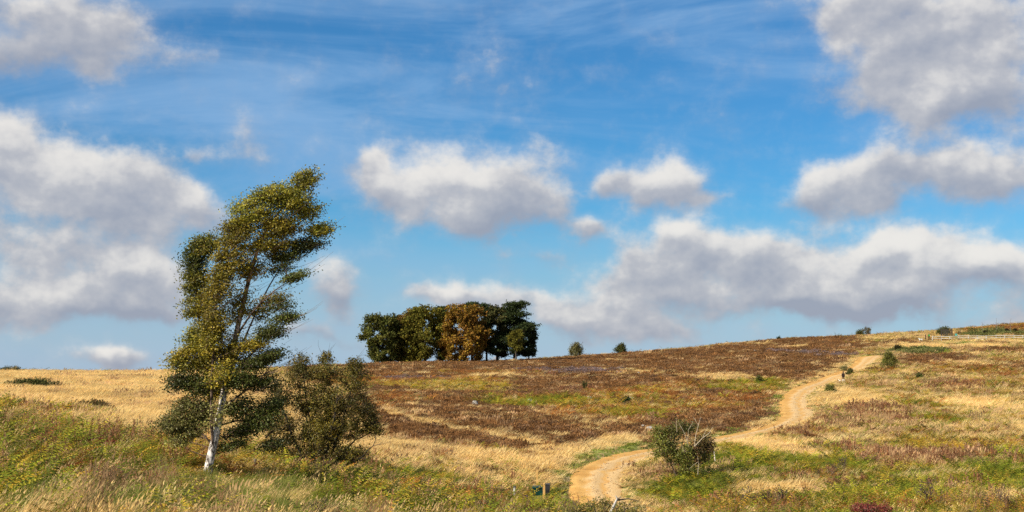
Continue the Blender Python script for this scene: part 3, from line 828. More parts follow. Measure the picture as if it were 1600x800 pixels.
# keep what this slope can show
row = EYE - zz / sy * F
keep = (row < 860) & (sd_ > .02 + .25 * fbm(sx, sy, 12, 2)) & (sy < 470)
verge = (sd_ < 1.1 + 1.2 * (fbm(sx / 4, sy / 4, 17, 2) - .3))
sx, sy, zz, zone, sd_, soff, verge = [a[keep] for a in (sx, sy, zz, zone, sd_, soff, verge)]
names = list(PAL)
kind = np.zeros(len(sx), int)
u = RNG.random(len(sx))
patch = fbm(sx / 3.5, sy / 7, 44, 3)
for zi, zn in enumerate(ORD):
    sel = np.where(zone == zi)[0]
    ks, ws = zip(*ZONES[zn].items()); cw = np.cumsum(ws) / sum(ws)
    uu = np.clip(.62 * u[sel] + .38 * np.clip((patch[sel] - .5) * 1.9 + .5, 0, .999), 0, .9999)     # plants keep company with their own kind
    uu = np.argsort(np.argsort(uu)) / max(1, len(uu))
    kind[sel] = np.array([names.index(k) for k in ks])[np.searchsorted(cw, uu, 'right').clip(0, len(ks) - 1)]
vs = np.where(verge & (RNG.random(len(sx)) < .8))[0]
gv_ = (fbm(sx[vs] / 9, sy[vs] / 9, 71, 2) + RNG.normal(size=len(vs)) * .08) > np.where(soff[vs] < 0, .42, .6)
kind[vs] = np.where(gv_, names.index('turf'), names.index('straw'))
mesh_kind = np.array([list(WORDS).index(PLANT_MESH[k]) for k in names])[kind]


def gn_modifier(o, coll, nm):
    ng = bpy.data.node_groups.new('scatter_' + nm, 'GeometryNodeTree')
    ng.interface.new_socket('Geometry', in_out='INPUT', socket_type='NodeSocketGeometry')
    ng.interface.new_socket('Geometry', in_out='OUTPUT', socket_type='NodeSocketGeometry')
    gi, go = N(ng, 'NodeGroupInput'), N(ng, 'NodeGroupOutput')
    ci = N(ng, 'GeometryNodeCollectionInfo'); ci.inputs['Collection'].default_value = coll
    ci.inputs['Separate Children'].default_value = True; ci.inputs['Reset Children'].default_value = True
    ip = N(ng, 'GeometryNodeInstanceOnPoints'); ip.inputs['Pick Instance'].default_value = True

    def na_(name, t):
        n = N(ng, 'GeometryNodeInputNamedAttribute', data_type=t); n.inputs['Name'].default_value = name; return n.outputs['Attribute']
    l = ng.links.new
    l(gi.outputs[0], ip.inputs['Points']); l(ci.outputs[0], ip.inputs['Instance'])
    l(na_('var', 'INT'), ip.inputs['Instance Index']); l(na_('rot', 'FLOAT_VECTOR'), ip.inputs['Rotation']); l(na_('scl', 'FLOAT_VECTOR'), ip.inputs['Scale'])
    l(ip.outputs[0], go.inputs[0])
    md = o.modifiers.new('scatter', 'NODES'); md.node_group = ng


def scatter(name, label, coll, nv, P, rot, scl, tint):
    n = len(P)
    me = bpy.data.meshes.new(name); me.vertices.add(n); me.vertices.foreach_set('co', P.astype(np.float32).ravel())
    a = me.attributes.new('var', 'INT', 'POINT'); a.data.foreach_set('value', RNG.integers(0, nv, n).astype(np.int32))
    a = me.attributes.new('rot', 'FLOAT_VECTOR', 'POINT'); a.data.foreach_set('vector', rot.astype(np.float32).ravel())
    a = me.attributes.new('scl', 'FLOAT_VECTOR', 'POINT'); a.data.foreach_set('vector', scl.astype(np.float32).ravel())
    t4 = np.ones((n, 4), np.float32); t4[:, :3] = tint
    a = me.attributes.new('tint', 'FLOAT_COLOR', 'POINT'); a.data.foreach_set('color', t4.ravel())
    o = bpy.data.objects.new(name, me); COL.objects.link(o)
    gn_modifier(o, coll, name)
    tag(o, label, kind='stuff')
    return o


NEAR = 70.
LOW = [(*G(326, 742).xy, 1.3), (*G(846, 785).xy, 1.6), (*G(804, 776).xy, .8), (*G(822, 779).xy, .8), (*G(1317, 599).xy, 1.6), (*G(1445, 533).xy, 4.)]     # trampled spots
for mi, mk in enumerate(WORDS):
    for far in (False, True):
        key = mk + ('_far' if far else '_near')
        if key not in VAR: key = mk + ('_near' if far else '_far')
        sel = np.where((mesh_kind == mi) & ((sy >= NEAR) == far))[0]
        if len(sel) < 3: continue
        n = len(sel); x, y = sx[sel], sy[sel]
        rot = np.stack([RNG.normal(size=n) * .1, RNG.normal(size=n) * .1, RNG.normal(size=n) * .55 if mk in ('straw', 'seed', 'turf') else RNG.uniform(0, 6.28, n)], 1)
        big = np.where(y < NEAR, .85 + .15 * y / NEAR, np.clip(.85 + (y - NEAR) / 260, .85, 1.9))
        tus = fbm(x / 1.6, y / 1.6, 91, 2)                       # tussocks and hollows
        s = np.clip(RNG.lognormal(-.06, .24, n), .5, 1.42) * big
        hgt = np.clip(RNG.normal(1, .18, n), .5, 1.6) / np.where(y > NEAR, big ** .55, 1) * (.8 + .4 * tus if mk == 'straw' else .42 + 1.16 * tus)
        for lx, ly, lr in LOW: hgt = np.where(np.hypot(x - lx, (y - ly + .8) * .6) < lr, hgt * .42, hgt)
        hgt = hgt * np.clip(.45 + sd_[sel] / 4.5, .45, 1)          # trodden and grazed short along the track
        scl = np.stack([s, s, s * hgt], 1)
        tint = np.zeros((n, 3))
        for kn in set(kind[sel]):
            q = np.where(kind[sel] == kn)[0]
            tint[q] = pick(PAL[names[kn]], len(q), .2 if names[kn] != 'straw' else .12)
        tint *= (.78 + .44 * fbm(x / 6, y / 10, 55, 3))[:, None]
        P = np.stack([x, y, zz[sel] - .02], 1)
        c, nv = VAR[key]
        scatter(WORDS[mk][0], WORDS[mk][1], c, nv, P, rot, scl, tint)

# loose stones on the track, thickest between the wheel lines and along the inner edge
def pebble():
    m = MB(); V = [(RNG.normal(size=3)) for _ in range(7)]
    P = np.array([(1, 0, 0), (.5, .8, .1), (-.5, .8, 0), (-1, 0, .1), (-.5, -.8, 0), (.5, -.8, .05), (.1, 0, .7), (0, 0, -.5)]) * RNG.uniform(.75, 1.2, (8, 1))
    m.add(P, [(k, (k + 1) % 6, 6) for k in range(6)] + [((k + 1) % 6, k, 7) for k in range(6)]); return m


variants('stone', [pebble() for _ in range(4)])
nst = 5200
si = (RNG.random(nst) ** 1.6 * NP * .8).astype(int).clip(0, NP - 1)
band = RNG.random(nst)
so = np.where(band < .5, RNG.normal(0, .16, nst) - .08, np.where(band < .8, RNG.normal(.72, .2, nst), RNG.uniform(-1.1, 1.1, nst)))
sp_ = cen[si] + cnrm[si] * (so * hw[si])[:, None] + ctan[si] * RNG.uniform(-.5, .5, (nst, 1))
sz_ = base_z(sp_[:, 0], sp_[:, 1]) - .10 + .03 * np.cos(so * 9) - .05 * so * so
ss = RNG.uniform(.015, .045, nst) * RNG.choice([1, 1, 1, 1.8], nst)
scatter('track_stones', 'loose pale stones scattered on the sandy track', *VAR['stone'], np.stack([sp_[:, 0], sp_[:, 1], sz_], 1), np.stack([np.zeros(nst), np.zeros(nst), RNG.uniform(0, 6.28, nst)], 1), np.stack([ss, ss, ss * .7], 1), pick([(.62, .48, .30), (.50, .36, .2), (.68, .58, .42), (.42, .27, .13)], nst, .15))
#PLANTS-END
#OBJECTS-BEGIN
# ------------------------------------------------------------------ trees and bushes
def bend(a, b, sag, n=6):
    a, b = np.asarray(a, float), np.asarray(b, float); t = np.linspace(0, 1, n)[:, None]
    return a + (b - a) * t + np.asarray(sag, float) * (t * (1 - t) * 4)


class Plant:
    """stems are polylines in metres from the plant's foot; leaf masses hang on twigs that grow out of the stems"""
    def __init__(s, wind=(0, 0, 0)):
        s.trunk, s.twigs = MB(), MB()
        s.sk, s.skr = [], []
        s.lc, s.lcol, s.lsz = [], [], []
        s.wind = np.array(wind, float)

    def stem(s, P, r0, r1, sides=7, col=(1, 1, 1), into='trunk', join=True, wob=.0):
        P = np.asarray(P, float)
        n = max(4, len(P) * 3)
        d = np.concatenate([[0], np.cumsum(np.linalg.norm(np.diff(P, axis=0), axis=1))]); q = np.linspace(0, d[-1], n)
        C = np.stack([np.interp(q, d, P[:, k]) for k in range(3)], 1)
        for _ in range(2): C[1:-1] = (C[:-2] + C[1:-1] * 2 + C[2:]) / 4
        if wob: C[1:-1] += RNG.normal(size=(n - 2, 3)) * wob
        rad = np.linspace(r0, r1, n)
        cc = np.asarray(col, float)
        if callable(getattr(s, 'bark', None)): cc = s.bark(C, sides)
        (s.trunk if into == 'trunk' else s.twigs).tube(C, rad, sides, cc)
        if join: s.sk.append(C); s.skr.append(rad)
        return C

    def mass(s, c, r, limbs, twigs, per, pal, size, col_t=(.2, .15, .11), reach=2.0, spread=.09, tail=.55, tr=.012, shell=0.):
        """one leaf mass round c with half-sizes r"""
        c = np.asarray(c, float); r = np.asarray(r, float)
        SK = np.concatenate(s.sk); local = []
        for _ in range(limbs):
            e = c + RNG.uniform(-.45, .45, 3) * r
            cost = np.linalg.norm((SK - e), axis=1) + np.clip(SK[:, 2] - e[2] + .25 * np.linalg.norm(SK[:, :2] - e[:2], axis=1), 0, None) * reach
            b = SK[int(np.argmin(cost + RNG.random(len(SK)) * .12))]
            C = bend(b, e, RNG.normal(size=3) * .06 - s.wind * .12, 6)
            s.twigs.tube(C, np.linspace(tr * 2.1, tr * .9, 6), 4, col_t, cap=False); local.append(C[2:])
        LK = np.concatenate(local) if local else SK
        for _ in range(twigs):
            v = RNG.normal(size=3); v /= np.linalg.norm(v)
            e = c + v * r * (RNG.random() ** (1 / 3) * (1 - shell) + shell)
            cost = np.linalg.norm(LK - e + s.wind * .22, axis=1) + np.clip(LK[:, 2] - e[2], 0, None)
            b = LK[int(np.argmin(cost))]
            C = bend(b, e, RNG.normal(size=3) * .05 - s.wind * .08, 4)
            s.twigs.tube(C, [tr * .7, tr * .55, tr * .4, tr * .25], 3, col_t, cap=False)
            k = max(1, int(per * RNG.uniform(.6, 1.4)))
            t = RNG.uniform(1 - tail, 1.12, k)[:, None]
            P = b + (e - b) * t + RNG.normal(size=(k, 3)) * spread + s.wind * (RNG.normal(size=(k, 1)) * .16)
            s.lc.append(P); base_ = pick(pal, 1, .1)[0]; cc_ = np.where(RNG.random((k, 1)) < .82, base_[None] * (1 + RNG.normal(size=(k, 1)) * .12), pick(pal, k, .1)); s.lcol.append(np.clip(cc_, .004, .9)); s.lsz.append(size * RNG.uniform(.65, 1.3, k))

    def finish(s, root, leafmat, woodmat, names=('trunk', 'branches', 'crown'), up=.2, stream=(0, 0, -.3), aspect=.62):
        if s.trunk.n: s.trunk.build(names[0], woodmat, root, smooth=True)
        if s.twigs.n: tag(s.twigs.build(names[1], MATS['wood'], root), kind='stuff')
        if s.lc:
            P, C, Z = np.concatenate(s.lc), np.concatenate(s.lcol), np.concatenate(s.lsz)
            v, f = leaves(P, Z, up, stream, aspect)
            mesh_obj(names[2], v, f, leafmat, root, np.repeat(C, 4, axis=0))


def birch_bark():
    m = bpy.data.materials.new('birch_bark'); m.use_nodes = True
    nt = m.node_tree; L = nt.links.new; bs = nt.nodes['Principled BSDF']
    a = N(nt, 'ShaderNodeAttribute', attribute_name='col'); tc = N(nt, 'ShaderNodeTexCoord')
    mp = N(nt, 'ShaderNodeMapping'); mp.inputs['Scale'].default_value = (3, 3, 1.6); L(tc.outputs['Object'], mp.inputs['Vector'])
    nz = N(nt, 'ShaderNodeTexNoise'); nz.inputs['Scale'].default_value = 2.6; nz.inputs['Detail'].default_value = 6; nz.inputs['Roughness'].default_value = .65; L(mp.outputs[0], nz.inputs['Vector'])
    r = N(nt, 'ShaderNodeValToRGB'); L(nz.outputs['Fac'], r.inputs[0])
    r.color_ramp.elements[0].position = .43; r.color_ramp.elements[0].color = (.07, .06, .05, 1)
    r.color_ramp.elements[1].position = .56; r.color_ramp.elements[1].color = (.92, .90, .88, 1)
    mm = N(nt, 'ShaderNodeMix', data_type='RGBA', blend_type='MULTIPLY'); mm.inputs['Factor'].default_value = 1
    L(a.outputs['Color'], mm.inputs[6]); L(r.outputs[0], mm.inputs[7]); L(mm.outputs[2], bs.inputs['Base Color'])
    bs.inputs['Roughness'].default_value = .8; bs.inputs['Specular IOR Level'].default_value = .15
    bp = N(nt, 'ShaderNodeBump'); bp.inputs['Strength'].default_value = .5; bp.inputs['Distance'].default_value = .03; L(nz.outputs['Fac'], bp.inputs['Height']); L(bp.outputs[0], bs.inputs['Normal'])
    MATS['birch_bark'] = m


birch_bark()

# --- the wind-bent birch
gB = G(326, 742); sB = F / gB.y


def lb(px, py, dy=0.): return ((px - 326) / sB, dy, (742 - py) / sB)


root = empty('birch_tree', gB, 0, 'tall wind-bent birch with white trunk and green-gold crown swept to one side', 'tree')
T = Plant(wind=(1, 0, .35))


def birch_col(C, sides):
    h = C[:, 2]; c = np.zeros((len(C), 3))
    for i, z in enumerate(h):
        t = min(1, max(0, (z - 1.6) / 4.6))
        c[i] = np.array((.80, .75, .70)) * (1 - t) + np.array((.36, .24, .17)) * t
    return np.repeat(c, sides, axis=0)


T.bark = birch_col
T.stem([lb(322, 748), lb(327, 715), lb(338, 670, .05), lb(345, 630, .08), lb(352, 590, .1), lb(362, 545, .1), lb(373, 495, .05), lb(384, 450), lb(396, 405, -.05), lb(410, 365, -.05), lb(436, 325), lb(462, 293), lb(486, 266)], .14, .016, 10)
T.bark = None; BR = (.17, .12, .09)
T.stem([lb(334, 700, -.02), lb(331, 660, -.12), lb(333, 600, -.25), lb(338, 520, -.3), lb(340, 450, -.3), lb(352, 390, -.3), lb(378, 340, -.25), lb(415, 300, -.2)], .05, .012, 7, BR)
T.stem([lb(338, 672, .05), lb(322, 610, .3), lb(312, 540, .4), lb(305, 470, .4), lb(303, 410, .4), lb(312, 372, .4)], .045, .01, 7, BR)
T.stem([lb(350, 600, .1), lb(380, 520, .35), lb(405, 460, .5), lb(430, 415, .5), lb(462, 378, .45), lb(495, 352, .4)], .04, .010, 6, BR)
T.stem([lb(368, 520, .1), lb(398, 478, -.2), lb(430, 448, -.3), lb(458, 432, -.3)], .04, .01, 5, BR)
T.stem([lb(352, 590, .1), lb(385, 555, -.1), lb(420, 525, -.2), lb(455, 492, -.25)], .04, .01, 5, BR)
T.stem([lb(345, 635, .08), lb(372, 612, 0), lb(405, 590, -.1), lb(428, 560, -.1)], .04, .01, 5, BR)
T.stem([lb(333, 690, 0), lb(310, 668, .2), lb(285, 650, .25), lb(262, 655, .25)], .035, .01, 5, BR)
T.stem([lb(340, 660, .05), lb(370, 650, .3), lb(400, 655, .4), lb(425, 668, .4)], .035, .01, 5, BR)
GB = [(.22, .21, .02), (.28, .25, .025), (.16, .165, .018), (.34, .28, .03), (.10, .11, .014)]
GY = [(.34, .26, .022), (.28, .23, .022), (.20, .18, .018), (.40, .29, .026), (.14, .135, .015)]
GP = [(.26, .24, .06), (.34, .31, .10), (.20, .19, .04), (.14, .14, .025)]  # sunlit, glossy lower left of the crown, its light put into the leaf colour
GD = [(.06, .075, .013), (.08, .095, .016), (.11, .12, .02)]  # shaded leaves, mostly lower right of the crown, shade put into the colour
for (px, py, rx, ry, dy, li, tw, pe, pal) in [
    (478, 275, 15, 18, 0, 3, 36, 9, GB), (455, 305, 26, 20, 0, 4, 60, 10, GB), (425, 300, 26, 18, -.1, 4, 46, 9, GB), (480, 322, 20, 14, .2, 3, 34, 8, GB), (500, 352, 18, 12, .35, 3, 30, 8, GB),
    (395, 325, 32, 26, -.15, 4, 70, 10, GB), (440, 345, 32, 20, .1, 4, 66, 10, GY), (375, 358, 26, 24, -.25, 4, 60, 10, GY), (420, 375, 34, 18, .2, 4, 60, 9, GY), (475, 375, 26, 12, .4, 3, 36, 9, GD), (448, 392, 22, 10, .4, 3, 26, 9, GD),
    (365, 400, 22, 26, -.3, 4, 56, 10, GY), (395, 415, 20, 18, .1, 3, 30, 8, GY), (350, 440, 18, 30, -.35, 4, 50, 10, GY), (465, 425, 16, 7, -.3, 3, 18, 9, GD), (440, 412, 14, 8, 0, 2, 12, 8, GD),
    (318, 375, 20, 18, .4, 3, 46, 10, GB), (300, 395, 17, 22, .4, 3, 44, 10, GD), (302, 430, 17, 24, .4, 3, 46, 10, GB), (300, 470, 16, 22, .4, 3, 30, 10, GB), (325, 460, 16, 34, .3, 3, 40, 9, GY),
    (340, 500, 20, 34, -.2, 4, 56, 10, GY), (310, 520, 24, 26, .3, 4, 60, 10, GB), (375, 470, 16, 30, 0, 3, 30, 8, GY), (290, 555, 26, 22, .3, 4, 60, 10, GY), (330, 555, 26, 26, .3, 4, 60, 10, GY), (365, 540, 18, 28, -.1, 3, 40, 9, GY),
    (450, 490, 16, 8, -.25, 3, 22, 9, GD), (425, 512, 22, 12, -.2, 3, 32, 9, GD), (398, 532, 20, 12, -.1, 3, 30, 9, GY), (425, 548, 18, 9, -.1, 3, 28, 10, GD), (400, 560, 24, 12, 0, 3, 32, 10, GD),
    (280, 590, 22, 16, .2, 3, 40, 10, GD), (315, 595, 26, 18, .2, 4, 50, 10, GD), (375, 585, 26, 16, -.1, 4, 46, 10, GD), (410, 590, 24, 14, .2, 3, 34, 10, GD),
    (298, 630, 30, 20, .3, 4, 66, 10, GP), (268, 656, 22, 16, .2, 4, 48, 10, GP), (294, 662, 28, 16, .35, 4, 50, 10, GP), (318, 640, 16, 20, .4, 3, 34, 9, GP), (276, 682, 22, 9, .3, 3, 22, 9, GP),
    (375, 630, 26, 18, .3, 4, 46, 10, GD), (405, 650, 28, 20, .4, 4, 56, 10, GD), (375, 668, 22, 14, .3, 3, 34, 10, GD), (420, 625, 20, 14, .4, 3, 30, 10, GD), (360, 690, 20, 8, .3, 3, 20, 9, GD), (425, 690, 18, 7, .4, 2, 16, 9, GD), (340, 600, 14, 20, .2, 3, 24, 9, GY), (432, 458, 24, 10, .1, 3, 16, 7, GY), (408, 482, 20, 14, .2, 3, 18, 7, GY), (440, 470, 20, 9, -.2, 2, 12, 8, GD), (352, 575, 14, 26, -.35, 3, 22, 8, GY), (346, 640, 12, 24, -.4, 3, 14, 7, GP), (335, 520, 16, 30, -.4, 3, 24, 9, GY),
]:
    c = lb(px, py, dy)
    T.mass(c, (rx / sB * 1.18, rx / sB * 1.05, ry / sB * 1.12), li, int(tw * 2.3), pe * (2.4 if pal is GP else 2.8 if (pal is GD and py > 560) else 3.4), np.array(pal) * random.uniform(.62, 1.3), .066, (.11, .07, .05), spread=.055, tail=.75, tr=.0085)
# bare twigs streaming with the wind through the thin middle of the crown
SKB = np.concatenate(T.sk)
for _ in range(230):
    b = SKB[RNG.integers(0, len(SKB))]
    if b[2] < 2.5 or b[0] > 3.1 or b[2] > 8.2: continue
    l = RNG.uniform(.5, 1.5); e = b + np.array([l, RNG.normal() * .35, l * RNG.uniform(.25, .8)])
    T.twigs.tube(bend(b, e, (-.05 * l, 0, -.10 * l), 5), [.008, .007, .006, .004, .003], 3, (.13, .085, .06), cap=False)
T.finish(root, MATS['leaf'], MATS['birch_bark'], up=.15, stream=(.9, 0, -.1))

# --- the dark hawthorn beside it
gH = G(497, 752); sH = F / gH.y


def lh(px, py, dy=0.): return ((px - 497) / sH, dy, (752 - py) / sH)


root = empty('hawthorn_bush', gH, 0, 'broad dark hawthorn bush with many black stems and thin brown-olive leaves beside the birch', 'bush')
T = Plant(wind=(.25, 0, .1))
for P_ in [[(497, 760, 0), (492, 700, .1), (482, 650, .1), (475, 600, .1), (470, 570, .1)], [(500, 760, .1), (505, 700, .1), (512, 640, .2), (512, 590, .2), (508, 562, .2)], [(505, 758, 0), (522, 700, -.2), (540, 650, -.3), (552, 600, -.3), (555, 570, -.3)],
           [(490, 758, 0), (470, 710, -.2), (450, 660, -.3), (435, 620, -.3), (432, 590, -.3)], [(506, 756, 0), (530, 715, .1), (555, 690, .1), (575, 680, .1), (596, 668, .1)], [(488, 756, 0), (465, 725, .2), (442, 700, .3), (420, 690, .3)],
           [(500, 757, -.1), (515, 690, -.4), (530, 640, -.5), (530, 600, -.5)], [(510, 757, 0), (545, 725, -.2), (570, 715, -.3), (588, 690, -.3)], [(495, 757, .1), (480, 680, .5), (470, 630, .6), (480, 590, .6)]]:
    T.stem([lh(*p) for p in P_], .07, .012, 6, (.045, .036, .03), wob=.03)
HB = [(.115, .088, .016), (.14, .098, .018), (.085, .078, .014), (.17, .125, .02), (.11, .065, .015)]
HY = [(.20, .15, .02), (.28, .19, .02), (.12, .10, .016), (.10, .08, .015)]
for (px, py, rx, ry, dy, tw) in [(470, 590, 28, 22, .1, 36), (510, 585, 26, 20, .2, 36), (553, 595, 24, 20, -.3, 34), (440, 620, 20, 24, -.3, 30), (475, 630, 26, 24, .2, 38), (515, 625, 28, 24, 0, 38), (560, 635, 26, 22, -.2, 36),
                                (435, 665, 22, 22, -.2, 32), (465, 680, 26, 24, .1, 34), (505, 670, 28, 26, -.3, 38), (545, 670, 26, 20, 0, 34), (583, 672, 16, 12, .1, 20), (430, 700, 20, 14, .3, 22), (470, 720, 24, 16, 0, 26), (515, 712, 28, 20, -.2, 34),
                                (555, 712, 26, 14, -.2, 28), (520, 745, 40, 12, -.3, 34), (460, 745, 24, 10, -.2, 18), (575, 650, 16, 14, 0, 18), (470, 568, 16, 12, .1, 14), (508, 562, 12, 9, .2, 10), (555, 572, 14, 11, -.3, 14), (500, 640, 30, 40, .5, 40), (545, 740, 22, 9, -.2, 18), (490, 735, 40, 14, .3, 30), (500, 690, 40, 26, .6, 40), (530, 650, 30, 30, .5, 36)]:
    T.mass(lh(px, py, dy), (rx / sH * 1.22, rx / sH * 1.3, ry / sH * 1.2), 5, int(tw * 4.4), 17, np.array(HY if random.random() < .4 else HB) * np.array((1, 1.08, 1)) * random.uniform(.75, 1.35), .078, (.05, .04, .033), spread=.075, tail=.7, tr=.009)
for _ in range(260):
    b = np.concatenate(T.sk)[RNG.integers(0, sum(len(q) for q in T.sk))]
    if b[2] < .8: continue
    v = np.array([b[0] * .5 + RNG.normal() * .3, RNG.normal() * .4, RNG.uniform(.2, 1.1)]); v *= RNG.uniform(.5, 1.1) / np.linalg.norm(v)
    T.twigs.tube(bend(b, b + v, RNG.normal(size=3) * .05, 4), [.009, .007, .005, .003], 3, (.05, .04, .033), cap=False)
T.finish(root, MATS['leaf'], MATS['wood'], names=('stems', 'branches', 'crown'), up=.2)

# --- trees of the clump on the brow
def broadleaf(name, label, px, base, top, wpx, Y, pal, group='trees of the clump on the brow', n_mass=34, bare=.05, lean=0., fork=False, dense=1.0, size=.52, cat='tree'):
    x = (px - 800) / F * Y; z = float(ground_z(x, Y)[0]); s = F / Y
    H = (EYE - top) / F * Y - z; W = wpx / s / 2
    root = empty(name, (x, Y, z), random.uniform(0, 6.28), label, cat, group)
    T = Plant()
    T.stem([(0, 0, -.3), (.1, 0, H * .25), (lean * .5, .1, H * .55), (lean, 0, H * .9)], .03 * H, .03, 7, (.08, .065, .05), wob=.05)
    for k in range(6):
        a = k * 1.05 + random.uniform(-.3, .3); h0 = H * random.uniform(.15, .5)
        T.stem([(0, 0, h0), (math.cos(a) * W * .4, math.sin(a) * W * .4, h0 + H * .15), (math.cos(a) * W * .75, math.sin(a) * W * .75, h0 + H * .25)], .011 * H, .03, 5, (.07, .055, .045))
    ga = 2.399963; zlo = bare * H
    for k in range(n_mass):
        t = (k + .5) / n_mass; zz_ = zlo + (H - zlo) * (t ** .9) * .95
        u_ = (zz_ - zlo) / (H - zlo)
        prof = math.sqrt(max(.05, 1 - (abs(u_ - .42) / .62) ** 2.3))
        rr = W * prof * random.uniform(.45, .98); a = k * ga + random.uniform(-.4, .4)
        q = W * random.uniform(.2, .4)
        tone = np.array(pal) * random.uniform(.75, 1.25)
        T.mass((math.cos(a) * rr + lean * u_, math.sin(a) * rr, min(zz_, H - q * .5)), (q, q, q * .62), 1, int(30 * dense), 17, tone, size, (.06, .05, .04), spread=.28, tr=.03, shell=.45)
    T.finish(root, MATS['leaf_far'], MATS['wood'], up=.5)
    return root


def pine(name, label, px, base, top, wpx, Y, pal, group='trees of the clump on the brow', bare=.3, tiers=15, skew=0.):
    x = (px - 800) / F * Y; z = float(ground_z(x, Y)[0]); s = F / Y
    H = (EYE - top) / F * Y - z; W = wpx / s / 2
    root = empty(name, (x, Y, z), 0, label, 'tree', group)
    T = Plant()
    T.stem([(0, 0, -.3), (.1, 0, H * .3), (-.1, .1, H * .65), (.05, 0, H * .97)], .02 * H, .05, 7, (.07, .05, .04), wob=.04)
    for k in range(tiers):
        t = (k + random.uniform(0, .6)) / tiers; zz_ = H * (bare + (1 - bare) * t)
        w = W * (1 - t * .62) * random.uniform(.6, 1.1)
        for b in range(random.choice((3, 4, 5))):
            a = random.uniform(0, 6.28); r_ = w * random.uniform(.45, 1)
            r_ *= 1 + skew * math.cos(a)
            q = W * random.uniform(.22, .34)
            T.mass((math.cos(a) * r_, math.sin(a) * r_, min(zz_ + r_ * .12, H - .3)), (q * 1.3, q * 1.3, q * .42), 1, 22, 15, np.array(pal) * random.uniform(.75, 1.25), .42, (.05, .04, .032), spread=.2, tr=.035, reach=.6)
    T.finish(root, MATS['leaf_far'], MATS['wood'], up=.35)
    return root


DG = [(.09, .098, .02), (.065, .075, .016), (.13, .12, .026)]
OL = [(.13, .12, .018), (.10, .098, .015), (.18, .145, .02)]
OB = [(.17, .10, .024), (.13, .08, .02), (.20, .13, .03)]
CU = [(.27, .13, .024), (.21, .105, .02), (.31, .175, .026), (.28, .18, .02), (.16, .10, .018)]
PN = [(.036, .052, .016), (.048, .064, .02), (.028, .04, .013)]
GRP = 'trees of the clump on the brow'
broadleaf('broadleaf_tree', 'dark green round-headed tree at the open grass end of the hilltop clump', 598, 564, 490, 66, 364, DG, n_mass=40)
broadleaf('broadleaf_tree', 'slim brown-gold tree beside the dark green end tree of the hilltop clump', 630, 563, 493, 44, 368, OB, n_mass=30, bare=.08)
broadleaf('broadleaf_tree', 'large olive green tree between two rusty crowns in the hilltop clump', 664, 562, 478, 80, 364, OL, n_mass=46)
broadleaf('broadleaf_tree', 'small russet tree tucked behind the large olive tree of the clump', 646, 562, 484, 46, 371, OB, n_mass=26)
pine('pine_tree', 'narrow dark pine squeezed between the olive and the copper tree', 691, 562, 479, 30, 369, PN, bare=.2)
broadleaf('broadleaf_tree', 'copper orange tree with leaves down to the ground in the hilltop clump', 725, 561, 476, 70, 360, CU, n_mass=50, bare=.06)
pine('pine_tree', 'dark pine whose tip pokes out above the copper orange tree', 737, 561, 472, 30, 372, PN, bare=.4)
pine('pine_tree', 'dark pine with bare leaning trunk next to the copper orange tree', 760, 561, 476, 50, 368, PN, bare=.2)
broadleaf('broadleaf_tree', 'dull brown-green thin tree among the pines of the clump', 777, 561, 478, 46, 366, [(.085, .07, .022), (.06, .058, .018), (.045, .05, .016)], n_mass=34, bare=.12)
pine('pine_tree', 'broadest dark pine with long low boughs at the heather end of the clump', 803, 560, 473, 80, 364, PN, bare=.1, tiers=19, skew=.15)
pine('pine_tree', 'short ragged pine on the outer heather edge of the clump', 826, 560, 503, 34, 367, PN, bare=.15, tiers=9)
broadleaf('young_tree', 'yellow-green young tree growing in front of the broad dark pine', 806, 560, 516, 24, 357, [(.16, .14, .02), (.12, .11, .018)], n_mass=12, bare=.4, size=.34)

# --- single bushes and small trees
def bush(name, label, px, py, wpx, hpx, pal, n=9, leaf=.12, group=None, cat='bush', Y=None, dens=1.0, stemcol=(.1, .08, .06), lean=0., tip=.75, lmat='leaf_far'):
    if Y is None:
        g = G(px, py)
    else:
        x = (px - 800) / F * Y; g = Vector((x, Y, float(ground_z(x, Y)[0])))
    s = F / g.y; W, H = wpx / s / 2, hpx / s
    root = empty(name, g, 0, label, cat, group)
    T = Plant(wind=(.2, 0, 0))
    for k in range(6):
        a = k * 1.05 + random.uniform(-.3, .3)
        T.stem([(math.cos(a) * .05, math.sin(a) * .05, -.1), (math.cos(a) * W * .3, math.sin(a) * W * .3, H * .4), (math.cos(a) * W * .5 + lean * .6, math.sin(a) * W * .5, H * .78)], .016 * H + .008, .006, 5, stemcol, into='trunk')
    for k in range(n):
        t = (k + .5) / n; a = k * 2.4; zc = H * (.2 + .62 * t)
        rr = W * (1 - tip * max(0, t - .3)) * random.uniform(.25, .95)
        q = W * random.uniform(.22, .5) * (1 - .3 * t)
        T.mass((math.cos(a) * rr + lean * t, math.sin(a) * rr, zc), (q, q, min(q, H * .2)), 1, int(22 * dens), 13, np.array(pal) * random.uniform(.8, 1.2), leaf, stemcol, spread=leaf * 1.1, tr=.012)
    for _ in range(n * 3):
        a = random.uniform(0, 6.28); rr = W * random.uniform(.2, .8)
        b = np.array([math.cos(a) * rr + lean * .6, math.sin(a) * rr, H * random.uniform(.55, .85)]); T.twigs.tube(bend(b, b + np.array([math.cos(a) * W * .2, math.sin(a) * W * .2, H * random.uniform(.1, .28)]), (0, 0, 0), 3), [.02, .014, .008], 3, stemcol, cap=False)
    T.finish(root, MATS[lmat], MATS['wood'], names=('stems', 'branches', 'foliage'), up=.3)
    return root


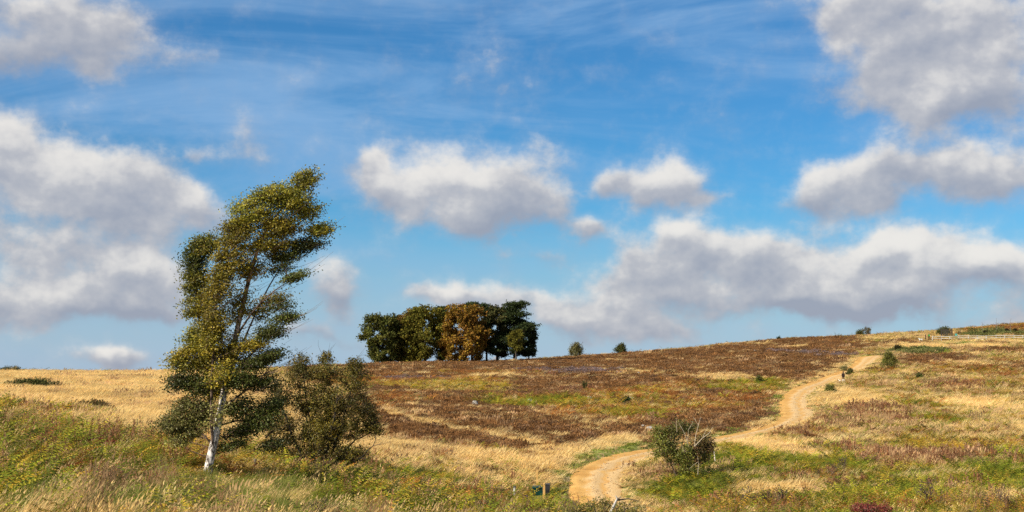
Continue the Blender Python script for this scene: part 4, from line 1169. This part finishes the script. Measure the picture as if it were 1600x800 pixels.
BG = [(.15, .15, .03), (.20, .19, .045), (.11, .12, .025)]
BD = [(.075, .08, .022), (.10, .10, .03), (.055, .065, .018)]
BS = [(.16, .15, .055), (.20, .18, .07), (.13, .115, .04)]
bush('small_birch', 'small pointed tree with pale leaves alone on the brow, nearer the big clump', 899, 555.5, 25, 25, BS, 14, .3, cat='tree', Y=401, tip=1.1, lean=.3)
bush('small_thorn_tree', 'small dark round tree alone on the brow above the heather', 970, 551, 19, 17, BD, 11, .3, cat='tree', Y=408)
bush('skyline_thorn', 'thin low bush on the brow beside its taller twin', 1342, 527, 13, 11, BD, 6, .28, Y=428, dens=.55)
bush('skyline_thorn', 'thin taller bush with see-through twigs on the brow above the track', 1354, 527, 17, 15, [(.12, .09, .04), (.09, .075, .03)], 7, .28, Y=430, dens=.6)
bush('hawthorn_bush', 'rounded olive bush standing behind the dark board enclosure', 1475, 521, 23, 14, BD, 9, .3, Y=396)
bush('green_bush', 'bright green upright bush beside the top bend of the track', 1389, 579, 31, 32, BG, 16, .16, dens=1.2)
bush('dark_gorse_bush', 'small dark round bush at the end of the low gorse strip', 1403, 549.5, 13, 10, [(.05, .045, .018), (.07, .06, .02)], 7, .22)
for k_, (px, lab) in enumerate(((1416, 'low gorse bush touching the small dark round bush'), (1430, 'low gorse bush second along the strip from the dark round bush'), (1444, 'low gorse bush in the middle of the five-bush gorse strip'), (1458, 'low gorse bush last but one in the strip from the dark bush'), (1470, 'low gorse bush at the far end of the strip from the dark bush'))):
    bush('gorse_bush', lab, px, 553 - k_ * .3, 20, 6, [(.20, .19, .065), (.25, .23, .08), (.15, .15, .05)], 6, .2, group='low gorse strip')
bush('track_bush', 'dark upright shrub at the track edge behind the walking person', 1328, 584, 10, 12, BD, 7, .16)
bush('track_bush', 'pale low shrub at the track edge beside the dark upright one', 1318, 578, 12, 8, BS, 6, .16)
bush('green_bush', 'small ragged green shrub below the walking person on the grass', 1296, 614, 16, 13, BG, 7, .14)
bush('heath_sapling', 'tiny dark conifer-like shrub among the orange bracken', 979, 632, 8, 11, PN, 5, .18, tip=1.2)
bush('heath_sapling', 'tiny grey-green shrub standing in brown heather by red bracken', 914, 611, 7, 12, BD, 5, .18, tip=1.2)
bush('heath_sapling', 'tiny dark shrub where straw grass meets green bracken near the track', 1186, 600, 9, 11, BD, 5, .18, tip=1.1)
bush('heath_sapling', 'small blackish shrub in the straw grass on the slope below the low gorse strip', 1437, 594, 9, 9, BD, 5, .18)
bush('sapling', 'single tiny dark sapling breaking the skyline above the heather', 1217, 535, 3, 6, PN, 3, .2, Y=412)
bush('gorse_mound', 'long low gorse mound on the edge of the pale field by the skyline', 14, 580, 52, 8, BD, 9, .2, dens=1.4)
bush('gorse_mound', 'flat dark green gorse mound out in the pale grass field', 52, 606, 84, 10, [(.055, .06, .016), (.075, .075, .02)], 14, .18, dens=1.6)
bush('heather_mound', 'low brown heather mound out in the pale grass field', 142, 642, 66, 12, [(.15, .085, .03), (.12, .07, .03), (.10, .09, .025)], 12, .13, dens=1.6)

# --- the half-dead bush in the bend of the track
gD = G(1066, 748); sD = F / gD.y


def ld(px, py, dy=0.): return ((px - 1066) / sD, dy, (748 - py) / sD)


root = empty('half_dead_bush', gD, 0, 'green bush with bleached dead branches sticking out in the bend of the track', 'bush')
T = Plant(wind=(.2, 0, 0))
for P_ in [[(1066, 752, 0), (1060, 715, 0), (1050, 690, .1), (1040, 665, .1)], [(1070, 752, 0), (1078, 715, -.2), (1090, 695, -.3), (1108, 675, -.3)], [(1068, 752, .1), (1066, 700, .3), (1072, 670, .4), (1075, 660, .4)], [(1060, 752, -.1), (1042, 715, -.2), (1028, 695, -.2)]]:
    T.stem([ld(*p) for p in P_], .05, .012, 6, (.12, .09, .07), wob=.02)
G1 = [(.17, .18, .026), (.22, .22, .035), (.12, .135, .022)]
G2 = [(.085, .09, .02), (.115, .11, .026), (.15, .14, .03)]
for (px, py, rx, ry, dy, pal, tw) in [(1032, 700, 18, 18, -.3, G1, 40), (1030, 678, 12, 10, 0, G1, 22), (1048, 690, 16, 20, .2, G2, 34), (1060, 672, 14, 14, .3, G2, 24), (1052, 712, 16, 16, 0, G2, 30), (1068, 712, 14, 18, -.5, G1, 36),
                                     (1085, 700, 18, 16, -.2, [(.12, .09, .03), (.10, .09, .025), (.15, .08, .03)], 34), (1100, 692, 14, 14, -.2, [(.13, .10, .03), (.16, .10, .04)], 26), (1096, 715, 14, 14, .1, G2, 26), (1075, 735, 14, 10, -.3, G1, 18), (1080, 672, 12, 8, .2, G2, 14), (1110, 700, 8, 10, -.2, [(.16, .09, .04), (.12, .08, .03)], 12)]:
    T.mass(ld(px, py, dy), (rx / sD * 1.15, rx / sD * 1.15, ry / sD * 1.15), 3, int(tw * 2.0), 18, pal, .11, (.12, .09, .07), spread=.13, tr=.011)
T.finish(root, MATS['leaf'], MATS['wood'], names=('stems', 'branches', 'foliage'), up=.25)
m = MB()
DC = (.42, .35, .25)
for P_, r_ in [([(1082, 698, -.9), (1084, 680, -.95), (1088, 665, -.95), (1092, 652, -.9)], .035), ([(1082, 698, -.9), (1094, 685, -1), (1104, 678, -1), (1110, 668, -1)], .035), ([(1088, 665, -.95), (1083, 657, -.95), (1080, 652, -.9)], .02), ([(1072, 694, -.8), (1068, 680, -.85), (1064, 672, -.85), (1058, 662, -.8)], .03),
               ([(1094, 685, -1), (1100, 672, -1), (1103, 666, -1)], .018), ([(1072, 690, -.8), (1073, 672, -.85), (1080, 660, -.85)], .022), ([(1056, 676, -.6), (1055, 662, -.6), (1056, 654, -.6)], .016),
               ([(1087, 748, -.8), (1088, 735, -.8), (1089, 724, -.8), (1087, 712, -.75)], .035), ([(1088, 722, -.8), (1080, 727, -.85), (1074, 733, -.85)], .018), ([(1068, 708, -.8), (1064, 700, -.8), (1060, 690, -.8)], .016)]:
    C = np.array([ld(*p) for p in P_]); m.tube(C, np.linspace(r_ * .7, r_ * .25, len(C)), 6, DC)
tag(m.build('dead_branches', MATS['wood'], root), kind='stuff')

# --- shrub tops in the foreground
def near_shrub(name, label, x, Y, H, W, pal, dens, stub=False, stemcol=(.1, .08, .06), leaf=.075):
    z = float(ground_z(x, Y)[0])
    root = empty(name, (x, Y, z), 0, label, 'shrub')
    T = Plant()
    for k in range(9):
        a = k * .7 + random.uniform(-.2, .2)
        T.stem([(0, 0, -.1), (math.cos(a) * W * .35, math.sin(a) * W * .35, H * .5), (math.cos(a) * W * .7, math.sin(a) * W * .7, H * random.uniform(.75, .95))], .025, .008, 5, stemcol, wob=.02)
    for k in range(26):
        a = k * 2.4; rr = W * math.sqrt((k + .5) / 26) * .85
        T.mass((math.cos(a) * rr, math.sin(a) * rr, H * random.uniform(.45, .95) * (1 - .3 * (rr / W) ** 2)), (W * .22, W * .22, H * .16), 1, int(14 * dens), 12, pal, leaf, stemcol, spread=.07, tr=.008)
    T.finish(root, MATS['leaf'], MATS['wood'], names=('stems', 'branches', 'foliage'), up=.25)
    return root, z


sh, z = near_shrub('bramble_shrub', 'yellow-green bramble shrub with a grey stump of branch by the foot of the track', 3.05, 48, 1.36, 1.5, [(.18, .16, .03), (.26, .22, .04), (.12, .12, .025), (.30, .2, .05)], 1.0)
m = MB(); m.tube([(.25, -.2, .3), (.30, -.2, .9), (.42, -.2, 1.15), (.52, -.2, 1.36), (.47, -.2, 1.46)], [.06, .055, .045, .03, .018], 7, (.45, .42, .38))
m.tube([(.52, -.2, 1.36), (.66, -.2, 1.42)], [.028, .012], 5, (.2, .16, .13)); m.tube([(.5, -.15, 1.3), (.9, -.1, 1.35), (1.25, -.1, 1.28)], [.03, .02, .01], 5, (.1, .08, .06))
m.build('broken_branch', MATS['wood'], sh)
near_shrub('red_leaved_shrub', 'low shrub with dark red leaves among the green bracken', 13.75, 54, 1.0, .85, [(.24, .045, .035), (.30, .07, .045), (.18, .04, .03), (.16, .09, .03)], 1.1)

# ------------------------------------------------------------------ stones
def rock(name, label, px, py, wpx, hpx, mat='rock', Y=None, group=None, sink=.25):
    g = G(px, py); s = F / g.y
    a, b, c = wpx / s / 2, wpx / s / 2 * .7, hpx / s
    m = MB(); nv = 9; V, Fc = [], []
    for i, (h, r_) in enumerate(((-.3, .9), (.15, 1.0), (.6, .86), (.95, .5))):
        for k in range(nv):
            t = k * 2 * math.pi / nv; q = r_ * random.uniform(.8, 1.12)
            V.append((a * q * math.cos(t), b * q * math.sin(t), c * (h + random.uniform(-.08, .08))))
    for i in range(3):
        for k in range(nv): Fc.append((i * nv + k, i * nv + (k + 1) % nv, (i + 1) * nv + (k + 1) % nv, (i + 1) * nv + k))
    Fc.append(tuple(3 * nv + k for k in range(nv)))
    m.add(V, Fc)
    o = m.build(name, MATS[mat])
    o.location = g + Vector((0, 0, .12)); o.rotation_euler = (0, 0, random.uniform(-.4, .4))
    return tag(o, label, 'rock', group)


rock('boulder', 'flat pale boulder in the heather above the gold bracken', 742, 634, 11, 6)
rock('boulder', 'pale boulder between brown heather and green bracken', 828, 630, 9, 5)
rock('boulder', 'long low pale stone in the green bracken', 921, 625, 9, 4)
rock('boulder', 'small pale stone beside the tiny dark shrub in orange bracken', 986, 625, 8, 4)
rock('boulder', 'wider of two pale flat stones beside the half-dead bush', 1016, 671, 14, 5)
rock('boulder', 'narrower of two pale flat stones beside the half-dead bush', 1005, 669, 8, 4)
rock('boulder', 'white stone lying on the dark heather below the brow', 1131, 568, 10, 3)
rock('boulder', 'white stone lying high on the heather under the brow', 1180, 550, 8, 3)
rock('boulder', 'little white stone at the upper edge of the straw bar', 998, 585, 5, 3)
rock('boulder', 'dark grey stone in the grass below the small white marker', 822, 779, 9, 6, 'dark_rock')

# fallen bleached stick
a_, b_ = G(1116, 731), G(1131, 741)
m = MB(); m.tube([(a_.x, a_.y, a_.z + 1.0), ((a_.x + b_.x) / 2, a_.y, (a_.z + b_.z) / 2 + .78), (b_.x, a_.y - .2, b_.z + .45)], [.025, .03, .02], 5, (.66, .58, .45))
tag(m.build('dead_stick', MATS['wood']), 'bleached dead stick caught in the stalks beside the half-dead bush', 'stick')
# grey stub of an old post between birch and hawthorn
g = G(398, 742); m = MB(); m.tube([(0, 0, -.2), (0, 0, .25), (.02, 0, .55)], [.06, .058, .05], 8, None)
o = m.build('post_stub', MATS['old_post']); o.location = g; tag(o, 'short rotten post stub between the birch and the hawthorn', 'post')

# ------------------------------------------------------------------ bins by the track
gP = G(850, 785); k = gP.y / F


def part(m, name, mat, parent, loc=None):
    o = m.build(name, MATS[mat], parent)
    if loc: o.location = loc
    return o


r = empty('litter_bin_post', gP, 0, 'black dog litter bin fixed to an ochre timber post beside the track', 'litter bin')
m = MB(); m.box((0, 0, .52), (.12, .10, 1.34)); part(m, 'post', 'pine_post', r)
m = MB(); m.box((0, 0, 0), (.26, .24, .20)); m.box((0, 0, -.15), (.26, .24, .1)); q = part(m, 'bin', 'black_plastic', r, (.19, 0, 1.0))
m = MB()
m.add([(-.10, -.09, -.36), (.10, -.09, -.36), (.10, .09, -.36), (-.10, .09, -.36), (-.13, -.12, -.2005), (.13, -.12, -.2005), (.13, .12, -.2005), (-.13, .12, -.2005)], [(3, 2, 1, 0), (0, 1, 5, 4), (1, 2, 6, 5), (2, 3, 7, 6), (3, 0, 4, 7)])
part(m, 'hopper', 'black_plastic', q)
m = MB(); m.box((0, -.01, .125), (.285, .27, .045), taper=.92); part(m, 'lid', 'lid_grey', q)
gQ = G(842, 776)
r = empty('grit_bin', gQ + Vector((0, .9, 0)), 0, 'dark green plastic grit bin behind the litter bin post', 'grit bin')
m = MB(); m.add([(-.28, -.24, .0), (.28, -.24, .0), (.28, .24, .0), (-.28, .24, .0), (-.34, -.30, .45), (.34, -.30, .45), (.34, .30, .45), (-.34, .30, .45)], [(3, 2, 1, 0), (0, 1, 5, 4), (1, 2, 6, 5), (2, 3, 7, 6), (3, 0, 4, 7), (4, 5, 6, 7)]); part(m, 'body', 'green_plastic', r)
m = MB(); m.box((0, 0, .50), (.74, .66, .09), taper=.9); lid = part(m, 'lid', 'green_plastic', r)
m = MB(); m.box((0, -.335, .49), (.16, .04, .05)); part(m, 'handle', 'black_plastic', lid)
gR = G(840, 772); m = MB(); m.box((0, 0, .55), (.09, .08, 1.5)); o = part(m, 'timber_post', 'pine_post', None, gR + Vector((0, 1.8, 0))); tag(o, 'plain ochre timber post standing behind the green grit bin', 'post')
g = G(804, 772); r = empty('marker_post', g, 0, 'small white marker post with a grey cap in yellow bracken', 'marker post')
m = MB(); m.tube([(0, 0, -.1), (0, 0, .2), (0, 0, .46)], .065, 10); part(m, 'post', 'white_paint', r)
m = MB(); m.tube([(0, 0, .46), (0, 0, .53), (0, 0, .56)], [.075, .075, .05], 10); part(m, 'cap', 'lid_grey', r)
g = G(826, 790); r = empty('blue_box', g + Vector((0, 0, .1)), .3, 'little blue plastic box lying in the grass below the dark stone', 'box')
m = MB(); m.box((0, 0, .12), (.28, .2, .22), taper=1.1); part(m, 'body', 'blue_plastic', r); m = MB(); m.box((0, 0, .25), (.34, .26, .04)); part(m, 'lid', 'blue_plastic', r)

# ------------------------------------------------------------------ rail fence, enclosure and people on the hill
def world(px, Y):
    x = (px - 800) / F * Y
    return Vector((x, Y, float(ground_z(x, Y)[0])))


FY = 370.
fr = world(1457, FY)
fence = empty('rail_fence', fr, 0, 'white two-rail timber fence running along the hill in front of the enclosure', 'fence')
fpx = [1457, 1471, 1484, 1498, 1513, 1527, 1541, 1556, 1570, 1584, 1598, 1612]
fp = [world(p, FY - .6 * (i % 2 == 0) - i * .35) for i, p in enumerate(fpx)]
for p in fp:
    q = p - fr; m = MB(); m.box((0, 0, .55), (.17, .14, 1.45)); part(m, 'post', 'white_paint', fence, q)
for a, b in zip(fp[:-1], fp[1:]):
    for h in (.62, 1.12):
        p0, p1 = a - fr, b - fr
        m = MB(); m.tube([(p0.x, p0.y - .16, p0.z + h), (p1.x, p1.y - .16, p1.z + h)], .065, 4); part(m, 'rail', 'white_paint', fence)
p0 = world(1520, FY - 3) - fr; p1 = world(1537, FY - 6) - fr
m = MB(); m.tube([(p0.x, p0.y, p0.z + .75), (p1.x, p1.y, p1.z + .3)], .065, 4); part(m, 'fallen_rail', 'white_paint', fence)

EY = 385.
ep = world(1479, EY)
enc = empty('board_enclosure', ep, math.radians(-14), 'dark enclosure of upright boards behind the white rail fence', 'enclosure')
for k in range(8):
    m = MB(); m.box((0, 0, 1.1 + random.uniform(-.08, .08)), (.17, .03, 2.3)); part(m, 'board', 'dark_board', enc, (-1.25 + k * .36, -.9, 0))
for k in range(6):
    m = MB(); m.box((0, 0, 1.1 + random.uniform(-.08, .08)), (.03, .17, 2.3)); part(m, 'board', 'dark_board', enc, (1.42, -.72 + k * .36, 0))
for cx, cy in ((-1.42, -.85), (1.42, -.95), (1.42, 1.15), (-1.42, 1.1)):
    m = MB(); m.box((cx, cy, 1.15), (.13, .13, 2.6)); part(m, 'corner_post', 'dark_board', enc)
for z_ in (.4, 1.9):
    m = MB(); m.box((0, -.86, z_), (2.8, .05, .12)); part(m, 'rail', 'dark_board', enc)
    m = MB(); m.box((1.38, .15, z_), (.05, 2.1, .12)); part(m, 'rail', 'dark_board', enc)
    m = MB(); m.box((0, 1.15, z_), (2.8, .05, .12)); part(m, 'rail', 'dark_board', enc)
for k in range(5):
    m = MB(); m.box((0, 0, 1.1), (.17, .03, 2.2)); part(m, 'board', 'dark_board', enc, (-1.2 + k * .47, 1.2, 0))
g = world(1494, 380); r = empty('teal_box', g, 0, 'small teal box standing beside the dark board enclosure', 'box')
m = MB(); m.box((0, 0, .55), (.5, .4, 1.1), taper=.95); part(m, 'body', 'teal_paint', r); m = MB(); m.box((0, 0, 1.14), (.56, .46, .08)); part(m, 'lid', 'teal_paint', r)
for px, h, lab in ((1500, 2.4, 'thin bare sapling just beyond the dark board enclosure'), (1535, 3.6, 'thin bare sapling behind the fence by the first dark bush'), (1557, 4.6, 'tallest thin bare sapling standing behind the white rail fence'), (1579, 4.2, 'thin bare sapling behind the fence between two dark bushes')):
    g = world(px, 392); r = empty('bare_sapling', g, random.uniform(0, 3), lab, 'sapling', 'bare saplings behind the fence')
    m = MB(); m.tube([(0, 0, -.2), (.05, 0, h * .5), (0, .05, h)], [.07, .05, .02], 5, (.14, .12, .1)); m.build('trunk', MATS['wood'], r)
    m = MB()
    for _ in range(9):
        t = random.uniform(.3, .9); a = random.uniform(0, 6.28); l = random.uniform(.3, .7)
        m.tube([(0.03, 0, h * t), (math.cos(a) * l, math.sin(a) * l, h * t + l)], [.025, .01], 3, (.14, .12, .1), cap=False)
    tag(m.build('branches', MATS['wood'], r), kind='stuff')
for px, lab in ((1539, 'little black bush behind the fence beside a bare sapling'), (1573, 'little black bush behind the fence, middle one of three'), (1586, 'little black bush behind the fence where the hill steepens')):
    bush('dark_bush', lab, px, 519, 5, 5, [(.02, .016, .01), (.03, .024, .014)], 4, .22, Y=395, dens=1.4)


# ------------------------------------------------------------------ people and dogs
def skin_obj(name, V, E, R, mat, parent, root=0, sub_=1):
    me = bpy.data.meshes.new(name); me.from_pydata(V, E, [])
    o = bpy.data.objects.new(name, me); COL.objects.link(o); o.parent = parent
    o.modifiers.new('skin', 'SKIN').use_smooth_shade = True
    for i, r_ in enumerate(R):
        sv = me.skin_vertices[0].data[i]; sv.radius = (r_, r_) if not isinstance(r_, tuple) else r_; sv.use_root = (i == root)
    if sub_: o.modifiers.new('sub', 'SUBSURF').levels = sub_; o.modifiers['sub'].render_levels = sub_
    me.materials.append(mat)
    return o


def clothes(name, bands):
    """cloth and skin by height above the feet"""
    m = bpy.data.materials.new(name); m.use_nodes = True
    nt = m.node_tree; L = nt.links.new; bs = nt.nodes['Principled BSDF']
    tc = N(nt, 'ShaderNodeTexCoord'); sp = N(nt, 'ShaderNodeSeparateXYZ'); L(tc.outputs['Object'], sp.inputs[0])
    dv = N(nt, 'ShaderNodeMath', operation='DIVIDE'); L(sp.outputs[2], dv.inputs[0]); dv.inputs[1].default_value = 2.0
    r_ = N(nt, 'ShaderNodeValToRGB'); r_.color_ramp.interpolation = 'CONSTANT'; L(dv.outputs[0], r_.inputs[0])
    e = r_.color_ramp.elements
    e[0].position = 0; e[0].color = (*bands[0][1], 1); e[1].position = bands[1][0] / 2; e[1].color = (*bands[1][1], 1)
    for h, c in bands[2:]:
        q = e.new(h / 2); q.color = (*c, 1)
    L(r_.outputs[0], bs.inputs['Base Color']); bs.inputs['Roughness'].default_value = .95; bs.inputs['Specular IOR Level'].default_value = .08
    return m


def person(name, label, loc, rz, bands, hair, H=1.72, group=None, stride=.16, extra=None):
    root = empty(name, loc, rz, label, 'person', group)
    f = H / 1.72
    V = [(0, 0, .95), (0, -.01, 1.15), (0, 0, 1.36), (0, 0, 1.46), (0, -.02, 1.53), (0, -.03, 1.63), (0, -.03, 1.70),
         (-.17, 0, 1.39), (-.23, .03, 1.12), (-.24, -.08, .90), (.17, 0, 1.39), (.23, -.03, 1.12), (.22, -.14, .92),
         (-.095, 0, .90), (-.10, -stride * .6, .50), (-.10, -stride, .09), (-.10, -stride - .16, .04), (.095, 0, .90), (.10, stride * .3, .50), (.10, stride, .10), (.10, stride - .15, .04)]
    E = [(0, 1), (1, 2), (2, 3), (3, 4), (4, 5), (5, 6), (2, 7), (7, 8), (8, 9), (2, 10), (10, 11), (11, 12), (0, 13), (13, 14), (14, 15), (15, 16), (0, 17), (17, 18), (18, 19), (19, 20)]
    R = [(.17, .12), (.16, .12), (.17, .11), .06, .07, .105, .07, .065, .05, .035, .065, .05, .035, .10, .07, .05, .04, .10, .07, .05, .04]
    V = [(x * f, y * f, z * f) for x, y, z in V]
    skin_obj('body', V, E, [tuple(q * f for q in r_) if isinstance(r_, tuple) else r_ * f for r_ in R], clothes(name + '_clothes', bands), root)
    sk_ = mat_plain(name + '_skin', (.50, .30, .21), (.56, .35, .25), .6, 5.)
    for s_, (wx, wy, wz) in ((-1, V[9]), (1, V[12])):         # hands: palm and five curled fingers
        m = MB(); m.box((wx, wy - .01, wz - .06), (.035, .08, .10), taper=.9)
        for i in range(4):
            y_ = wy - .04 + i * .021; l = (.075, .085, .08, .06)[i]
            m.tube([(wx, y_, wz - .10), (wx - s_ * .008, y_, wz - .10 - l * .5), (wx - s_ * .03, y_, wz - .10 - l)], [.010, .009, .007], 5)
        m.tube([(wx, wy - .05, wz - .04), (wx - s_ * .015, wy - .075, wz - .075), (wx - s_ * .025, wy - .08, wz - .105)], [.011, .010, .008], 5)
        m.build('hand', sk_, root)
    m = MB(); n = 10
    Vh, Fh = [], []
    for i in range(6):
        ph = i / 5 * 1.75
        for k in range(n):
            t = k * 2 * math.pi / n; rr = .125 * math.sin(ph + .08); back = .03 * (1 if math.sin(t) > 0 else -.2)
            Vh.append((rr * math.cos(t) * f, (-.015 + rr * 1.1 * math.sin(t) + back) * f, (1.635 + .125 * math.cos(ph) - (.05 if math.sin(t) > .2 and i == 5 else 0)) * f))
    for i in range(5):
        for k in range(n): Fh.append((i * n + k, i * n + (k + 1) % n, (i + 1) * n + (k + 1) % n, (i + 1) * n + k))
    Fh.append(tuple(range(n))[::-1]); m.add(Vh, Fh); m.build('hair', hair, root, smooth=True)
    m = MB(); m.box((0, -.135 * f, 1.60 * f), (.03, .035, .05), taper=.5)
    m.build('nose', sk_, root)
    for s_ in (-1, 1):
        m = MB(); m.box((s_ * .105 * f, -.02, 1.60 * f), (.02, .04, .06)); m.build('ear', sk_, root)
    m = MB(); m.box((0, -.128 * f, 1.555 * f), (.05, .012, .012)); m.build('mouth', sk_, root)
    for s_ in (-1, 1):
        m = MB(); m.box((s_ * .038 * f, -.128 * f, 1.63 * f), (.022, .012, .012)); m.build('eye', MATS['black_plastic'], root)
    if extra: extra(root)
    return root


hair_dark = mat_plain('dark_hair', (.012, .010, .009), (.025, .02, .016), .6, 12.)
DK = (.018, .016, .018)
pg = G(1317.5, 598.5)
person('person', 'lone walker in a dark brown coat with white lower legs below the track', pg, math.radians(150), [(0, (.05, .05, .05)), (.06, (.78, .76, .74)), (.55, (.02, .015, .013)), (.80, (.028, .018, .015)), (1.45, (.014, .011, .01)), (1.50, (.05, .032, .025))], hair_dark, 1.75)
PY = 373.


def pack(root):
    m = MB(); m.box((0, .2, 1.2), (.3, .17, .42), taper=.85); m.build('rucksack', mat_plain('green_cloth', (.07, .38, .04), (.10, .46, .06), .7, 5.), root)


person('person', 'slim person in black with hair blown back, walking beside the dark path edge', world(1446, PY), math.radians(70), [(0, (.02, .02, .02)), (.1, DK), (.85, DK), (1.42, (.03, .025, .022)), (1.47, (.45, .28, .2))], mat_plain('fair_hair', (.35, .22, .12), (.42, .28, .16), .6, 9.), 1.68, 'walkers by the fence')
person('person', 'person in dark clothes carrying a bright green rucksack by the fence end', world(1451.5, PY + 1), math.radians(175), [(0, (.02, .02, .02)), (.1, DK), (.85, (.022, .025, .03)), (1.45, (.02, .02, .02)), (1.5, (.4, .25, .18))], hair_dark, 1.84, 'walkers by the fence', extra=pack)
fur = mat_plain('white_fur', (.72, .70, .66), (.82, .80, .77), .9, 20.)


def dog(label, loc, rz, f=1.0):
    root = empty('dog', loc, rz, label, 'dog')
    V = [(.0, 0, .40), (.20, 0, .42), (.36, 0, .43), (-.18, 0, .42), (-.30, 0, .41), (.46, 0, .54), (.54, 0, .62), (.63, 0, .60), (.70, 0, .57),
         (.33, -.08, .30), (.34, -.09, .16), (.33, -.09, .02), (.37, -.09, .015), (.33, .08, .30), (.38, .09, .17), (.35, .09, .03), (.39, .09, .02),
         (-.28, -.08, .33), (-.22, -.09, .24), (-.34, -.09, .14), (-.31, -.09, .02), (-.27, -.09, .015), (-.28, .08, .33), (-.20, .09, .24), (-.30, .09, .13), (-.27, .09, .02), (-.23, .09, .015),
         (-.40, 0, .48), (-.50, 0, .60)]
    E = [(0, 1), (1, 2), (0, 3), (3, 4), (2, 5), (5, 6), (6, 7), (7, 8), (2, 9), (9, 10), (10, 11), (11, 12), (2, 13), (13, 14), (14, 15), (15, 16), (4, 17), (17, 18), (18, 19), (19, 20), (20, 21), (4, 22), (22, 23), (23, 24), (24, 25), (25, 26), (4, 27), (27, 28)]
    R = [.105, .125, .12, .10, .10, .085, .085, .055, .04, .055, .035, .028, .026, .055, .035, .028, .026, .07, .05, .03, .028, .026, .07, .05, .03, .028, .026, .03, .018]
    skin_obj('body', [(x * f, y * f, z * f) for x, y, z in V], E, [q * f for q in R], fur, root)
    for s_ in (-1, 1):
        m = MB(); m.add([(.50 * f, s_ * .05 * f, .68 * f), (.56 * f, s_ * .06 * f, .68 * f), (.52 * f, s_ * .11 * f, .60 * f), (.51 * f, s_ * .07 * f, .70 * f)], [(0, 1, 2), (0, 2, 3), (1, 3, 2), (0, 3, 1)]); m.build('ear', fur, root)
        m = MB(); m.box((.60 * f, s_ * .045 * f, .645 * f), (.02, .012, .015)); m.build('eye', MATS['black_plastic'], root)
    m = MB(); m.box((.735 * f, 0, .585 * f), (.025, .03, .025)); m.build('nose', MATS['black_plastic'], root)
    return root


dog('small white dog standing next to the lone walker', pg + Vector((-.55, -.1, 0)), math.radians(100), .75)
dog('white dog walking ahead of the two people near the fence end', world(1439, PY - 4) + Vector((0, 0, .12)), math.radians(178), 1.0)
#OBJECTS-END
